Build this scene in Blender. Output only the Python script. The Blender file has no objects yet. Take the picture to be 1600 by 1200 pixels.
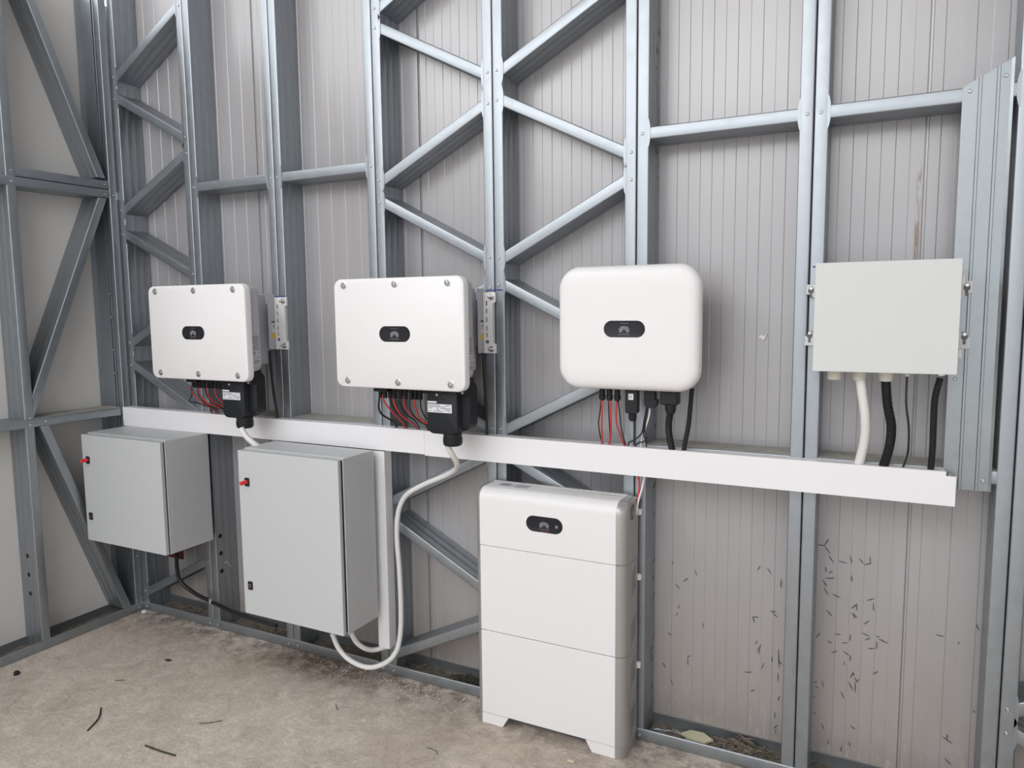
import bpy, bmesh, math, random
from mathutils import Vector, Matrix
random.seed(7)
scene = bpy.context.scene
COL = scene.collection

# ------------------------------------------------------------------ camera
cam_data = bpy.data.cameras.new('camera')
cam_data.sensor_width = 36.0
cam_data.lens = 1143.93 * 36.0 / 1600.0
cam_data.clip_start = 0.02
camera = bpy.data.objects.new('camera', cam_data)
COL.objects.link(camera)
R_ = Vector((0.89203973, 0.45184574, -0.01002777))
U_ = Vector((-0.03719027, 0.09549756, 0.99473469))
F_ = Vector((-0.45042426, 0.88696992, -0.10199188))
m3 = Matrix((R_, U_, -F_)).transposed().to_4x4()
m3.translation = Vector((3.80039, -2.70194, 1.72524))
camera.matrix_world = m3
scene.camera = camera

# ------------------------------------------------------------------ world, light, exposure
world = bpy.data.worlds.new('overcast_sky')
scene.world = world
world.use_nodes = True
wn = world.node_tree
wn.nodes.clear()
w_out = wn.nodes.new('ShaderNodeOutputWorld')
w_bg = wn.nodes.new('ShaderNodeBackground')
w_tc = wn.nodes.new('ShaderNodeTexCoord')
w_sep = wn.nodes.new('ShaderNodeSeparateXYZ')
w_ramp = wn.nodes.new('ShaderNodeValToRGB')
wn.links.new(w_tc.outputs['Generated'], w_sep.inputs[0])
wn.links.new(w_sep.outputs['Z'], w_ramp.inputs[0])
wn.links.new(w_ramp.outputs[0], w_bg.inputs[0])
wn.links.new(w_bg.outputs[0], w_out.inputs[0])
w_ramp.color_ramp.elements[0].position = 0.0
w_ramp.color_ramp.elements[0].color = (0.50, 0.51, 0.53, 1)
w_ramp.color_ramp.elements[1].position = 0.35
w_ramp.color_ramp.elements[1].color = (0.97, 0.985, 1.0, 1)
w_bg.inputs[1].default_value = 2.75

def area_light(name, loc, target, sx, sy, power, color=(1, 1, 1)):
    l = bpy.data.lights.new(name, 'AREA')
    l.shape = 'RECTANGLE'
    l.size, l.size_y, l.energy, l.color = sx, sy, power, color
    o = bpy.data.objects.new(name, l)
    COL.objects.link(o)
    o.location = loc
    d = Vector(target) - Vector(loc)
    o.rotation_euler = d.to_track_quat('-Z', 'Y').to_euler()
    return o
# added key light, unseen below the ceiling, behind and above the camera
area_light('added_key_light', (1.6, -4.0, 4.45), (2.1, 0.0, 1.2), 5.0, 2.6, 150, (0.99, 0.995, 1.0))
scene.view_settings.view_transform = 'Standard'
scene.view_settings.look = 'None'
scene.view_settings.gamma = 1.0
scene.view_settings.use_curve_mapping = False
scene.view_settings.exposure = 0.0

# ------------------------------------------------------------------ materials
def lin(r, g, b):
    def c(v):
        v /= 255.0
        return v / 12.92 if v <= 0.04045 else ((v + 0.055) / 1.055) ** 2.4
    return (c(r), c(g), c(b), 1.0)

def mat(name, col, rough=0.5, metal=0.0, var=0.0, scale=8.0, bump=0.0, bscale=60.0, stretch=None,
        rvar=0.0, coat=0.0, spec=None, dark=None):
    m = bpy.data.materials.new(name)
    m.use_nodes = True
    nt = m.node_tree
    b = nt.nodes['Principled BSDF']
    b.inputs['Base Color'].default_value = col
    b.inputs['Roughness'].default_value = rough
    b.inputs['Metallic'].default_value = metal
    if spec is not None:
        b.inputs['Specular IOR Level'].default_value = spec
    if coat:
        b.inputs['Coat Weight'].default_value = coat
        b.inputs['Coat Roughness'].default_value = 0.15
    if var or bump or rvar:
        tc = nt.nodes.new('ShaderNodeTexCoord')
        mp = nt.nodes.new('ShaderNodeMapping')
        nt.links.new(tc.outputs['Object'], mp.inputs[0])
        if stretch:
            mp.inputs['Scale'].default_value = stretch
    if var or rvar:
        n = nt.nodes.new('ShaderNodeTexNoise')
        n.inputs['Scale'].default_value = scale
        n.inputs['Detail'].default_value = 6
        n.inputs['Roughness'].default_value = 0.6
        nt.links.new(mp.outputs[0], n.inputs['Vector'])
    if var:
        r = nt.nodes.new('ShaderNodeValToRGB')
        r.color_ramp.elements[0].position = 0.3
        r.color_ramp.elements[1].position = 0.7
        d = dark or tuple(c * (1 - var) for c in col[:3]) + (1,)
        l = tuple(min(1, c * (1 + var * 0.5)) for c in col[:3]) + (1,)
        r.color_ramp.elements[0].color = d
        r.color_ramp.elements[1].color = l
        nt.links.new(n.outputs['Fac'], r.inputs[0])
        nt.links.new(r.outputs[0], b.inputs['Base Color'])
    if rvar:
        mr = nt.nodes.new('ShaderNodeMapRange')
        mr.inputs[1].default_value = 0.3
        mr.inputs[2].default_value = 0.7
        mr.inputs[3].default_value = max(0.05, rough - rvar)
        mr.inputs[4].default_value = min(1, rough + rvar)
        nt.links.new(n.outputs['Fac'], mr.inputs[0])
        nt.links.new(mr.outputs[0], b.inputs['Roughness'])
    if bump:
        n2 = nt.nodes.new('ShaderNodeTexNoise')
        n2.inputs['Scale'].default_value = bscale
        n2.inputs['Detail'].default_value = 5
        nt.links.new(mp.outputs[0], n2.inputs['Vector'])
        bp = nt.nodes.new('ShaderNodeBump')
        bp.inputs['Strength'].default_value = bump
        bp.inputs['Distance'].default_value = 0.004
        nt.links.new(n2.outputs['Fac'], bp.inputs['Height'])
        nt.links.new(bp.outputs[0], b.inputs['Normal'])
    return m

M = {}
M['galv'] = mat('galvanised_steel', (0.362, 0.392, 0.420, 1), 0.43, 0.86, var=0.07, scale=22, rvar=0.05)
M['sheet'] = mat('galvanised_sheet_metal', (0.31, 0.335, 0.35, 1), 0.36, 0.85, var=0.12, scale=12, rvar=0.06, bump=0.03, bscale=25)
M['panel_white'] = mat('cream_panel_coating', lin(211, 210, 208), 0.55, var=0.05, scale=2.2)
M['white_paint'] = mat('white_powder_coat', (0.785, 0.775, 0.78, 1), 0.42)
M['case_grey'] = mat('light_grey_cast_case', (0.50, 0.50, 0.55, 1), 0.5, bump=0.03, bscale=300)
M['cab_grey'] = mat('grey_powder_coat', (0.54, 0.555, 0.565, 1), 0.42, bump=0.03, bscale=500)
M['box_grey'] = mat('pale_grey_powder_coat', (0.63, 0.645, 0.635, 1), 0.45)
M['pvc'] = mat('white_pvc', (0.82, 0.81, 0.83, 1), 0.38)
M['pipe'] = mat('off_white_conduit', (0.74, 0.735, 0.72, 1), 0.4)
M['pipe_grey'] = mat('grey_white_conduit', (0.66, 0.665, 0.66, 1), 0.42)
M['black'] = mat('black_plastic', (0.014, 0.015, 0.018, 1), 0.5, spec=0.3)
M['black_hose'] = mat('black_corrugated_plastic', (0.012, 0.012, 0.014, 1), 0.45, spec=0.35)
M['black_gloss'] = mat('black_glass', (0.018, 0.018, 0.023, 1), 0.2, spec=0.3)
M['term'] = mat('dark_charcoal_plastic', (0.014, 0.016, 0.020, 1), 0.5, spec=0.3, bump=0.05, bscale=400)
M['black_wire'] = mat('black_cable_sheath', (0.014, 0.014, 0.016, 1), 0.42)
M['red_wire'] = mat('red_cable_sheath', (0.62, 0.045, 0.05, 1), 0.42)
M['white_wire'] = mat('white_cable_sheath', (0.75, 0.74, 0.72, 1), 0.45)
M['key_red'] = mat('red_plastic', (0.68, 0.02, 0.025, 1), 0.35)
M['steel'] = mat('stainless_steel', (0.56, 0.56, 0.55, 1), 0.28, 1.0)
M['logo'] = mat('silver_print', (0.36, 0.36, 0.38, 1), 0.4)
M['logo_dim'] = mat('grey_print', (0.20, 0.20, 0.21, 1), 0.5)
M['logo_red'] = mat('red_print', (0.25, 0.015, 0.04, 1), 0.4)
M['label'] = mat('white_sticker', (0.68, 0.70, 0.73, 1), 0.5)
M['label_grey'] = mat('grey_sticker', (0.50, 0.50, 0.53, 1), 0.5)
M['ink'] = mat('grey_ink', (0.13, 0.13, 0.15, 1), 0.6)
M['yellow'] = mat('yellow_sticker', (0.75, 0.48, 0.03, 1), 0.5)
M['silver'] = mat('silver_paint', (0.44, 0.43, 0.42, 1), 0.4, 0.6)
M['beige'] = mat('beige_nylon', (0.66, 0.64, 0.57, 1), 0.5)
M['hole'] = mat('dark_opening', (0.012, 0.012, 0.013, 1), 0.8)
M['marker'] = mat('blue_marker', (0.02, 0.03, 0.24, 1), 0.6)
M['cream'] = mat('cream_plaster', (0.66, 0.62, 0.44, 1), 0.8, var=0.1, scale=30)
M['flake'] = mat('white_flakes', (0.72, 0.70, 0.66, 1), 0.8)
M['dirt'] = mat('sawdust_dirt', (0.20, 0.168, 0.135, 1), 0.95, var=0.5, scale=40)
M['dust'] = mat('grey_dust', (0.40, 0.385, 0.35, 1), 0.9, var=0.2, scale=18)
M['twig'] = mat('dry_clipping', (0.045, 0.047, 0.03, 1), 0.8)
M['blue_nail'] = mat('grey_nail_metal', (0.46, 0.50, 0.54, 1), 0.4, 0.6)
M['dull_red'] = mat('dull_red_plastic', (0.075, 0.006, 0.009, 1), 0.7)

def node_panel():
    """lilac grey coated steel of the sandwich panels, with dusty, splashed feet and rust runs"""
    m = bpy.data.materials.new('lilac_grey_panel_coating')
    m.use_nodes = True
    nt = m.node_tree
    L = nt.links.new
    b = nt.nodes['Principled BSDF']
    b.inputs['Roughness'].default_value = 0.30
    b.inputs['Specular IOR Level'].default_value = 0.9
    b.inputs['IOR'].default_value = 1.62
    tc = nt.nodes.new('ShaderNodeTexCoord')
    geo = nt.nodes.new('ShaderNodeNewGeometry')
    sep = nt.nodes.new('ShaderNodeSeparateXYZ')
    L(geo.outputs['Position'], sep.inputs[0])
    n = nt.nodes.new('ShaderNodeTexNoise')
    mp = nt.nodes.new('ShaderNodeMapping')
    mp.inputs['Scale'].default_value = (3, 3, 0.7)
    L(geo.outputs['Position'], mp.inputs[0])
    L(mp.outputs[0], n.inputs['Vector'])
    n.inputs['Scale'].default_value = 2.0
    n.inputs['Detail'].default_value = 6
    r = nt.nodes.new('ShaderNodeValToRGB')
    r.color_ramp.elements[0].position = 0.3
    r.color_ramp.elements[0].color = (0.335, 0.325, 0.335, 1)
    r.color_ramp.elements[1].position = 0.7
    r.color_ramp.elements[1].color = (0.372, 0.36, 0.37, 1)
    L(n.outputs['Fac'], r.inputs[0])
    # splashed dirt near the floor
    n2 = nt.nodes.new('ShaderNodeTexNoise')
    n2.inputs['Scale'].default_value = 7.0
    n2.inputs['Detail'].default_value = 8
    mp2 = nt.nodes.new('ShaderNodeMapping')
    mp2.inputs['Scale'].default_value = (2.2, 1, 0.6)
    L(geo.outputs['Position'], mp2.inputs[0])
    L(mp2.outputs[0], n2.inputs['Vector'])
    mr = nt.nodes.new('ShaderNodeMapRange')
    mr.inputs[1].default_value = 0.05
    mr.inputs[2].default_value = 0.75
    mr.inputs[3].default_value = 1.0
    mr.inputs[4].default_value = 0.0
    L(sep.outputs['Z'], mr.inputs[0])
    mu = nt.nodes.new('ShaderNodeMath')
    mu.operation = 'MULTIPLY'
    L(mr.outputs[0], mu.inputs[0])
    L(n2.outputs['Fac'], mu.inputs[1])
    mix = nt.nodes.new('ShaderNodeMixRGB')
    mix.inputs[2].default_value = (0.30, 0.25, 0.20, 1)
    L(mu.outputs[0], mix.inputs[0])
    L(r.outputs[0], mix.inputs[1])
    # pale splash marks just above the bottom track
    n3 = nt.nodes.new('ShaderNodeTexNoise')
    n3.inputs['Scale'].default_value = 34.0
    n3.inputs['Detail'].default_value = 3
    L(mp2.outputs[0], n3.inputs['Vector'])
    r3 = nt.nodes.new('ShaderNodeValToRGB')
    r3.color_ramp.elements[0].position = 0.60
    r3.color_ramp.elements[1].position = 0.68
    L(n3.outputs['Fac'], r3.inputs[0])
    mr3 = nt.nodes.new('ShaderNodeMapRange')
    mr3.inputs[1].default_value = 0.06
    mr3.inputs[2].default_value = 0.30
    mr3.inputs[3].default_value = 0.55
    mr3.inputs[4].default_value = 0.0
    L(sep.outputs['Z'], mr3.inputs[0])
    mu3 = nt.nodes.new('ShaderNodeMath')
    mu3.operation = 'MULTIPLY'
    L(mr3.outputs[0], mu3.inputs[0])
    L(r3.outputs[0], mu3.inputs[1])
    mix3 = nt.nodes.new('ShaderNodeMixRGB')
    mix3.inputs[2].default_value = (0.50, 0.46, 0.42, 1)
    L(mu3.outputs[0], mix3.inputs[0])
    L(mix.outputs[0], mix3.inputs[1])
    # rust run at the panel joint right of the grey box
    def band(out, lo, hi, soft):
        a = nt.nodes.new('ShaderNodeMapRange'); a.interpolation_type = 'SMOOTHSTEP'
        a.inputs[1].default_value = lo - soft; a.inputs[2].default_value = lo + soft
        L(out, a.inputs[0])
        c = nt.nodes.new('ShaderNodeMapRange'); c.interpolation_type = 'SMOOTHSTEP'
        c.inputs[1].default_value = hi - soft; c.inputs[2].default_value = hi + soft
        c.inputs[3].default_value = 1; c.inputs[4].default_value = 0
        L(out, c.inputs[0])
        k = nt.nodes.new('ShaderNodeMath'); k.operation = 'MULTIPLY'
        L(a.outputs[0], k.inputs[0]); L(c.outputs[0], k.inputs[1])
        return k.outputs[0]
    bx = band(sep.outputs['X'], 3.880, 3.894, 0.004)
    bz = band(sep.outputs['Z'], 1.70, 2.17, 0.04)
    k = nt.nodes.new('ShaderNodeMath'); k.operation = 'MULTIPLY'
    L(bx, k.inputs[0]); L(bz, k.inputs[1])
    n4 = nt.nodes.new('ShaderNodeTexNoise')
    n4.inputs['Scale'].default_value = 45
    mp4 = nt.nodes.new('ShaderNodeMapping'); mp4.inputs['Scale'].default_value = (2.5, 1, 0.35)
    L(geo.outputs['Position'], mp4.inputs[0]); L(mp4.outputs[0], n4.inputs['Vector'])
    r4 = nt.nodes.new('ShaderNodeValToRGB')
    r4.color_ramp.elements[0].position = 0.34; r4.color_ramp.elements[1].position = 0.52
    L(n4.outputs['Fac'], r4.inputs[0])
    k2 = nt.nodes.new('ShaderNodeMath'); k2.operation = 'MULTIPLY'
    L(k.outputs[0], k2.inputs[0]); L(r4.outputs[0], k2.inputs[1])
    mix4 = nt.nodes.new('ShaderNodeMixRGB')
    mix4.inputs[2].default_value = (0.17, 0.08, 0.035, 1)
    L(k2.outputs[0], mix4.inputs[0]); L(mix3.outputs[0], mix4.inputs[1])
    L(mix4.outputs[0], b.inputs['Base Color'])
    return m
M['panel'] = node_panel()

def node_rusty():
    """the same steel with ochre spots near the back edge of one stud"""
    m = M['galv'].copy()
    m.name = 'galvanised_steel_with_rust_spots'
    nt = m.node_tree
    L = nt.links.new
    b = nt.nodes['Principled BSDF']
    geo = nt.nodes.new('ShaderNodeNewGeometry')
    sep = nt.nodes.new('ShaderNodeSeparateXYZ')
    L(geo.outputs['Position'], sep.inputs[0])
    n = nt.nodes.new('ShaderNodeTexNoise')
    n.inputs['Scale'].default_value = 26
    n.inputs['Detail'].default_value = 5
    L(geo.outputs['Position'], n.inputs['Vector'])
    r = nt.nodes.new('ShaderNodeValToRGB')
    r.color_ramp.elements[0].position = 0.58
    r.color_ramp.elements[1].position = 0.66
    L(n.outputs['Fac'], r.inputs[0])
    mr = nt.nodes.new('ShaderNodeMapRange')
    mr.inputs[1].default_value = 0.07
    mr.inputs[2].default_value = 0.10
    L(sep.outputs['Y'], mr.inputs[0])
    k = nt.nodes.new('ShaderNodeMath'); k.operation = 'MULTIPLY'
    L(r.outputs[0], k.inputs[0]); L(mr.outputs[0], k.inputs[1])
    mx = nt.nodes.new('ShaderNodeMixRGB')
    src = b.inputs['Base Color'].links[0].from_socket
    L(k.outputs[0], mx.inputs[0]); L(src, mx.inputs[1])
    mx.inputs[2].default_value = (0.20, 0.12, 0.045, 1)
    L(mx.outputs[0], b.inputs['Base Color'])
    return m
M['galv_rust'] = node_rusty()

def node_floor():
    m = bpy.data.materials.new('dusty_concrete')
    m.use_nodes = True
    nt = m.node_tree
    L = nt.links.new
    b = nt.nodes['Principled BSDF']
    b.inputs['Roughness'].default_value = 0.85
    b.inputs['Specular IOR Level'].default_value = 0.25
    tc = nt.nodes.new('ShaderNodeTexCoord')
    def noise(scale, detail, rough=0.6, dist=0.0, vec=None):
        n = nt.nodes.new('ShaderNodeTexNoise')
        n.inputs['Scale'].default_value = scale
        n.inputs['Detail'].default_value = detail
        n.inputs['Roughness'].default_value = rough
        n.inputs['Distortion'].default_value = dist
        L(vec or tc.outputs['Object'], n.inputs['Vector'])
        return n
    def ramp(src, p0, c0, p1, c1):
        r = nt.nodes.new('ShaderNodeValToRGB')
        r.color_ramp.elements[0].position = p0
        r.color_ramp.elements[0].color = c0
        r.color_ramp.elements[1].position = p1
        r.color_ramp.elements[1].color = c1
        L(src, r.inputs[0])
        return r.outputs[0]
    def mix(fac, a, c, mode='MIX'):
        x = nt.nodes.new('ShaderNodeMixRGB')
        x.blend_type = mode
        if isinstance(fac, float): x.inputs[0].default_value = fac
        else: L(fac, x.inputs[0])
        L(a, x.inputs[1])
        if isinstance(c, tuple): x.inputs[2].default_value = c
        else: L(c, x.inputs[2])
        return x.outputs[0]
    big = ramp(noise(1.7, 7, 0.62, 0.6).outputs['Fac'], 0.32, (0.55, 0.485, 0.425, 1), 0.70, (0.68, 0.61, 0.545, 1))
    mid = ramp(noise(8, 9, 0.72, 1.2).outputs['Fac'], 0.36, (0.66, 0.64, 0.62, 1), 0.64, (1.14, 1.13, 1.12, 1))
    c = mix(0.6, big, mid, 'MULTIPLY')
    # trowel streaks, drawn out one way
    mpf = nt.nodes.new('ShaderNodeMapping')
    mpf.inputs['Scale'].default_value = (1.0, 3.4, 1.0)
    mpf.inputs['Rotation'].default_value = (0, 0, 0.45)
    L(tc.outputs['Object'], mpf.inputs[0])
    st = ramp(noise(26, 8, 0.72, 1.8, mpf.outputs[0]).outputs['Fac'], 0.38, (0.74, 0.72, 0.70, 1), 0.62, (1.14, 1.14, 1.14, 1))
    c = mix(0.75, c, st, 'MULTIPLY')
    fine = ramp(noise(170, 5, 0.75).outputs['Fac'], 0.34, (0.58, 0.56, 0.54, 1), 0.60, (1.14, 1.14, 1.14, 1))
    c = mix(0.6, c, fine, 'MULTIPLY')
    # pale scuffs
    sc = ramp(noise(6, 10, 0.8, 2.5).outputs['Fac'], 0.54, (0, 0, 0, 1), 0.66, (0.6, 0.6, 0.6, 1))
    c = mix(sc, c, (0.72, 0.68, 0.63, 1))
    # ochre patch
    och = ramp(noise(1.3, 3, 0.5).outputs['Fac'], 0.58, (0, 0, 0, 1), 0.75, (0.4, 0.4, 0.4, 1))
    c = mix(och, c, (0.42, 0.33, 0.25, 1))
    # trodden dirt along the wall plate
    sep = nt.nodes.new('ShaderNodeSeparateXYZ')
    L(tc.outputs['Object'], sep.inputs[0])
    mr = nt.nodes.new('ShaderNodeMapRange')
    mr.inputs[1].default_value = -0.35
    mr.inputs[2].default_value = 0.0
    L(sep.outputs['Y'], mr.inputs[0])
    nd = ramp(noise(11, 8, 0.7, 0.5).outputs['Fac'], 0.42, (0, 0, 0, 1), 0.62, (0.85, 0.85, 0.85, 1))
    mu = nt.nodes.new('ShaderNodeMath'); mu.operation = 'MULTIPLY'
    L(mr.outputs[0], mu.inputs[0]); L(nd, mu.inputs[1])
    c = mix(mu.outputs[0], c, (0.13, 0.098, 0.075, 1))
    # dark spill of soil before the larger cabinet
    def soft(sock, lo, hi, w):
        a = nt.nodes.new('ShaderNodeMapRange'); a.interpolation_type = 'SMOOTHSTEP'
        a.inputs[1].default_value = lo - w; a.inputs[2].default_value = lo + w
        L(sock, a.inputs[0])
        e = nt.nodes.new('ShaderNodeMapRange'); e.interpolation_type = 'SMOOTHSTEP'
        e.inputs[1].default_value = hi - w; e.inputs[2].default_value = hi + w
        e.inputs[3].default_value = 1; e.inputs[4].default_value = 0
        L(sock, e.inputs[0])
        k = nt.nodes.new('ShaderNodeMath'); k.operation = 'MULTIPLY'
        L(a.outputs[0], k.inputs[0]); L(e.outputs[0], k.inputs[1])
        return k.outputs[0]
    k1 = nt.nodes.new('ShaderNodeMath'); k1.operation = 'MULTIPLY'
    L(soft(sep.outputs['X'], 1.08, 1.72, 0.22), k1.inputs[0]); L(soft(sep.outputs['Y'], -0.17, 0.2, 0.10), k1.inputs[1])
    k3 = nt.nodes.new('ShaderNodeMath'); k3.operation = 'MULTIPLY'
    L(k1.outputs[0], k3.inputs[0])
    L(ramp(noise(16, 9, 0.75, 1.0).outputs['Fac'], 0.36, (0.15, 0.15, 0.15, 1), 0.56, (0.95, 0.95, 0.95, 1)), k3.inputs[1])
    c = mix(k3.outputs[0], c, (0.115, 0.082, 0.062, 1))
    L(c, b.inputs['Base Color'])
    bp = nt.nodes.new('ShaderNodeBump')
    bp.inputs['Strength'].default_value = 0.55
    bp.inputs['Distance'].default_value = 0.006
    L(noise(45, 8, 0.7).outputs['Fac'], bp.inputs['Height'])
    L(bp.outputs[0], b.inputs['Normal'])
    return m
M['floor'] = node_floor()

# ------------------------------------------------------------------ building helpers
def thing(name, label, cat, loc, group=None):
    o = bpy.data.objects.new(name, None)
    o.empty_display_size = 0.05
    COL.objects.link(o)
    o.location = loc
    o['label'] = label
    o['category'] = cat
    if group: o['group'] = group
    return o

def root_of(o):
    while o.parent: o = o.parent
    return o

def obj(name, bm, material, parent=None, smooth=False, loc=None):
    """bm holds world coordinates; the object keeps them, measured from its thing's base"""
    off = Vector((0, 0, 0))
    if parent: off = root_of(parent).location.copy()
    elif loc: off = Vector(loc)
    bmesh.ops.recalc_face_normals(bm, faces=bm.faces[:])
    bmesh.ops.translate(bm, verts=bm.verts[:], vec=-off)
    me = bpy.data.meshes.new(name)
    bm.to_mesh(me)
    bm.free()
    if smooth:
        for p in me.polygons: p.use_smooth = True
        try: me.set_sharp_from_angle(angle=math.radians(smooth if smooth > 1 else 35))
        except Exception: pass
    if material: me.materials.append(material)
    o = bpy.data.objects.new(name, me)
    COL.objects.link(o)
    if parent: o.parent = parent
    elif loc: o.location = off
    return o

def tag(o, label, cat, group=None):
    o['label'] = label
    o['category'] = cat
    if group: o['group'] = group
    return o

def plain(o, label):
    o['label'] = label
    return o

def B(*parts):
    bm = bmesh.new()
    for f in parts: f(bm)
    return bm

def box(x0, x1, y0, y1, z0, z1, bev=0.0, seg=2):
    def f(bm):
        vs = [bm.verts.new((x, y, z)) for x in (x0, x1) for y in (y0, y1) for z in (z0, z1)]
        fs = [bm.faces.new([vs[i] for i in q]) for q in
              ((0, 1, 3, 2), (4, 6, 7, 5), (0, 4, 5, 1), (2, 3, 7, 6), (0, 2, 6, 4), (1, 5, 7, 3))]
        if bev:
            es = list({e for q in fs for e in q.edges})
            bmesh.ops.bevel(bm, geom=es, offset=bev, segments=seg, affect='EDGES', profile=0.5)
    return f

def loops(bm, rings, close=True, caps=True):
    rv = [[bm.verts.new(p) for p in r] for r in rings]
    n = len(rv[0])
    for a, b in zip(rv, rv[1:]):
        for i in range(n if close else n - 1):
            j = (i + 1) % n
            bm.faces.new((a[i], a[j], b[j], b[i]))
    if caps and close:
        bm.faces.new(rv[0][::-1])
        bm.faces.new(rv[-1])
    return rv

def rr(x0, x1, z0, z1, r, n=6):
    """rounded rectangle outline in (x, z)"""
    r = max(1e-4, min(r, (x1 - x0) / 2 - 1e-4, (z1 - z0) / 2 - 1e-4))
    pts = []
    for cx, cz, a0 in ((x1 - r, z1 - r, 0), (x0 + r, z1 - r, 90), (x0 + r, z0 + r, 180), (x1 - r, z0 + r, 270)):
        for k in range(n + 1):
            a = math.radians(a0 + 90 * k / n)
            pts.append((cx + r * math.cos(a), cz + r * math.sin(a)))
    return pts

def plate(x0, x1, z0, z1, r, rings, n=6):
    """rounded plate facing -y; rings = [(inset, y), ...]"""
    def f(bm):
        loops(bm, [[(x, y, z) for x, z in rr(x0 + i, x1 - i, z0 + i, z1 - i, max(0.0005, r - i), n)] for i, y in rings])
    return f

def poly(pts, y0, y1):
    """prism of an (x, z) outline between two depths"""
    def f(bm):
        loops(bm, [[(x, y, z) for x, z in pts] for y in (y0, y1)])
    return f

def polyx(pts, x0, x1):
    """prism of a (y, z) outline"""
    def f(bm):
        loops(bm, [[(x, y, z) for y, z in pts] for x in (x0, x1)])
    return f

def polyz(pts, z0, z1):
    def f(bm):
        loops(bm, [[(x, y, z) for x, y in pts] for z in (z0, z1)])
    return f

def lathe(c, axis, prof, n=16):
    """prof = [(radius, distance along axis), ...]"""
    def f(bm):
        ax = Vector(axis).normalized()
        u = ax.orthogonal().normalized()
        v = ax.cross(u)
        rings = []
        for r, h in prof:
            r = max(r, 1e-5)
            rings.append([Vector(c) + ax * h + (u * math.cos(2 * math.pi * k / n) + v * math.sin(2 * math.pi * k / n)) * r for k in range(n)])
        loops(bm, rings)
    return f

def catmull(pts, sub):
    P = [Vector(p) for p in pts]
    if len(P) == 2:
        return [P[0].lerp(P[1], k / sub) for k in range(sub + 1)]
    P = [P[0] * 2 - P[1]] + P + [P[-1] * 2 - P[-2]]
    out = []
    for i in range(1, len(P) - 2):
        a, b, c, d = P[i - 1:i + 3]
        for k in range(sub):
            t = k / sub
            out.append(0.5 * ((2 * b) + (c - a) * t + (2 * a - 5 * b + 4 * c - d) * t * t + (3 * b - a - 3 * c + d) * t ** 3))
    out.append(P[-2])
    return out

def tube(pts, r, n=8, sub=6, ribs=0.0, pitch=0.0):
    def f(bm):
        path = catmull(pts, sub)
        if ribs:
            L = [0.0]
            for a, b in zip(path, path[1:]): L.append(L[-1] + (b - a).length)
            N = int(L[-1] / pitch) * 4
            res = []
            j = 0
            for k in range(N + 1):
                s = L[-1] * k / N
                while j < len(L) - 2 and L[j + 1] < s: j += 1
                t = (s - L[j]) / max(1e-9, L[j + 1] - L[j])
                res.append(path[j].lerp(path[j + 1], t))
            path = res
        t0 = (path[1] - path[0]).normalized()
        u = t0.orthogonal().normalized()
        rings = []
        for i, p in enumerate(path):
            t = (path[min(i + 1, len(path) - 1)] - path[max(i - 1, 0)]).normalized()
            u = (u - t * u.dot(t)).normalized()
            v = t.cross(u)
            rad = r
            if ribs: rad = r - (ribs if i % 4 in (2, 3) else 0)
            rings.append([p + (u * math.cos(2 * math.pi * k / n) + v * math.sin(2 * math.pi * k / n)) * rad for k in range(n)])
        loops(bm, rings)
    return f

def text_bm(body, size, x, y, z, depth=0.0003, align='CENTER', spread=1.0):
    """lettering standing in the xz plane, read from -y"""
    cu = bpy.data.curves.new('lettering', 'FONT')
    cu.body = body
    cu.size = size
    cu.align_x = align
    cu.extrude = depth
    cu.space_character = spread
    cu.resolution_u = 2
    o = bpy.data.objects.new('lettering', cu)
    COL.objects.link(o)
    bpy.context.view_layer.update()
    me = bpy.data.meshes.new_from_object(o.evaluated_get(bpy.context.evaluated_depsgraph_get()))
    bpy.data.objects.remove(o)
    bm = bmesh.new()
    bm.from_mesh(me)
    bpy.data.meshes.remove(me)
    for v in bm.verts:
        a, b, c = v.co
        v.co = (x + a, y - c, z + b)
    return bm

def share(proto, parent, delta=None, name=None):
    c = proto.copy()
    COL.objects.link(c)
    c.parent = parent
    if delta is not None: c.location = delta
    return c

# ------------------------------------------------------------------ C section members
DEP = 0.142          # depth of the steel sections
FL = 0.0445          # flange width
def c_profile(F=FL, W=DEP, lip=0.012, t=0.0016, r=0.0045, grooves=True):
    out = [(0.0, lip)]
    def arc(cx, cy, a0, a1):
        for k in range(4):
            a = math.radians(a0 + (a1 - a0) * k / 3)
            out.append((cx + r * math.cos(a), cy + r * math.sin(a)))
    arc(r, r, 180, 270)
    arc(F - r, r, 270, 360)
    if grooves:
        for g in (0.047, 0.094):
            out += [(F, g - 0.005), (F - 0.0028, g), (F, g + 0.005)]
    arc(F - r, W - r, 0, 90)
    arc(r, W - r, 90, 180)
    out.append((0.0, W - lip))
    inn = []
    for i, p in enumerate(out):
        a = Vector(out[max(i - 1, 0)])
        b = Vector(out[min(i + 1, len(out) - 1)])
        d = (b - a).normalized()
        inn.append((p[0] - d.y * t, p[1] + d.x * t))
    return out, inn
OUT, INN = c_profile()
TOUT, TINN = c_profile(F=0.05, lip=0.006, grooves=False)

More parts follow.
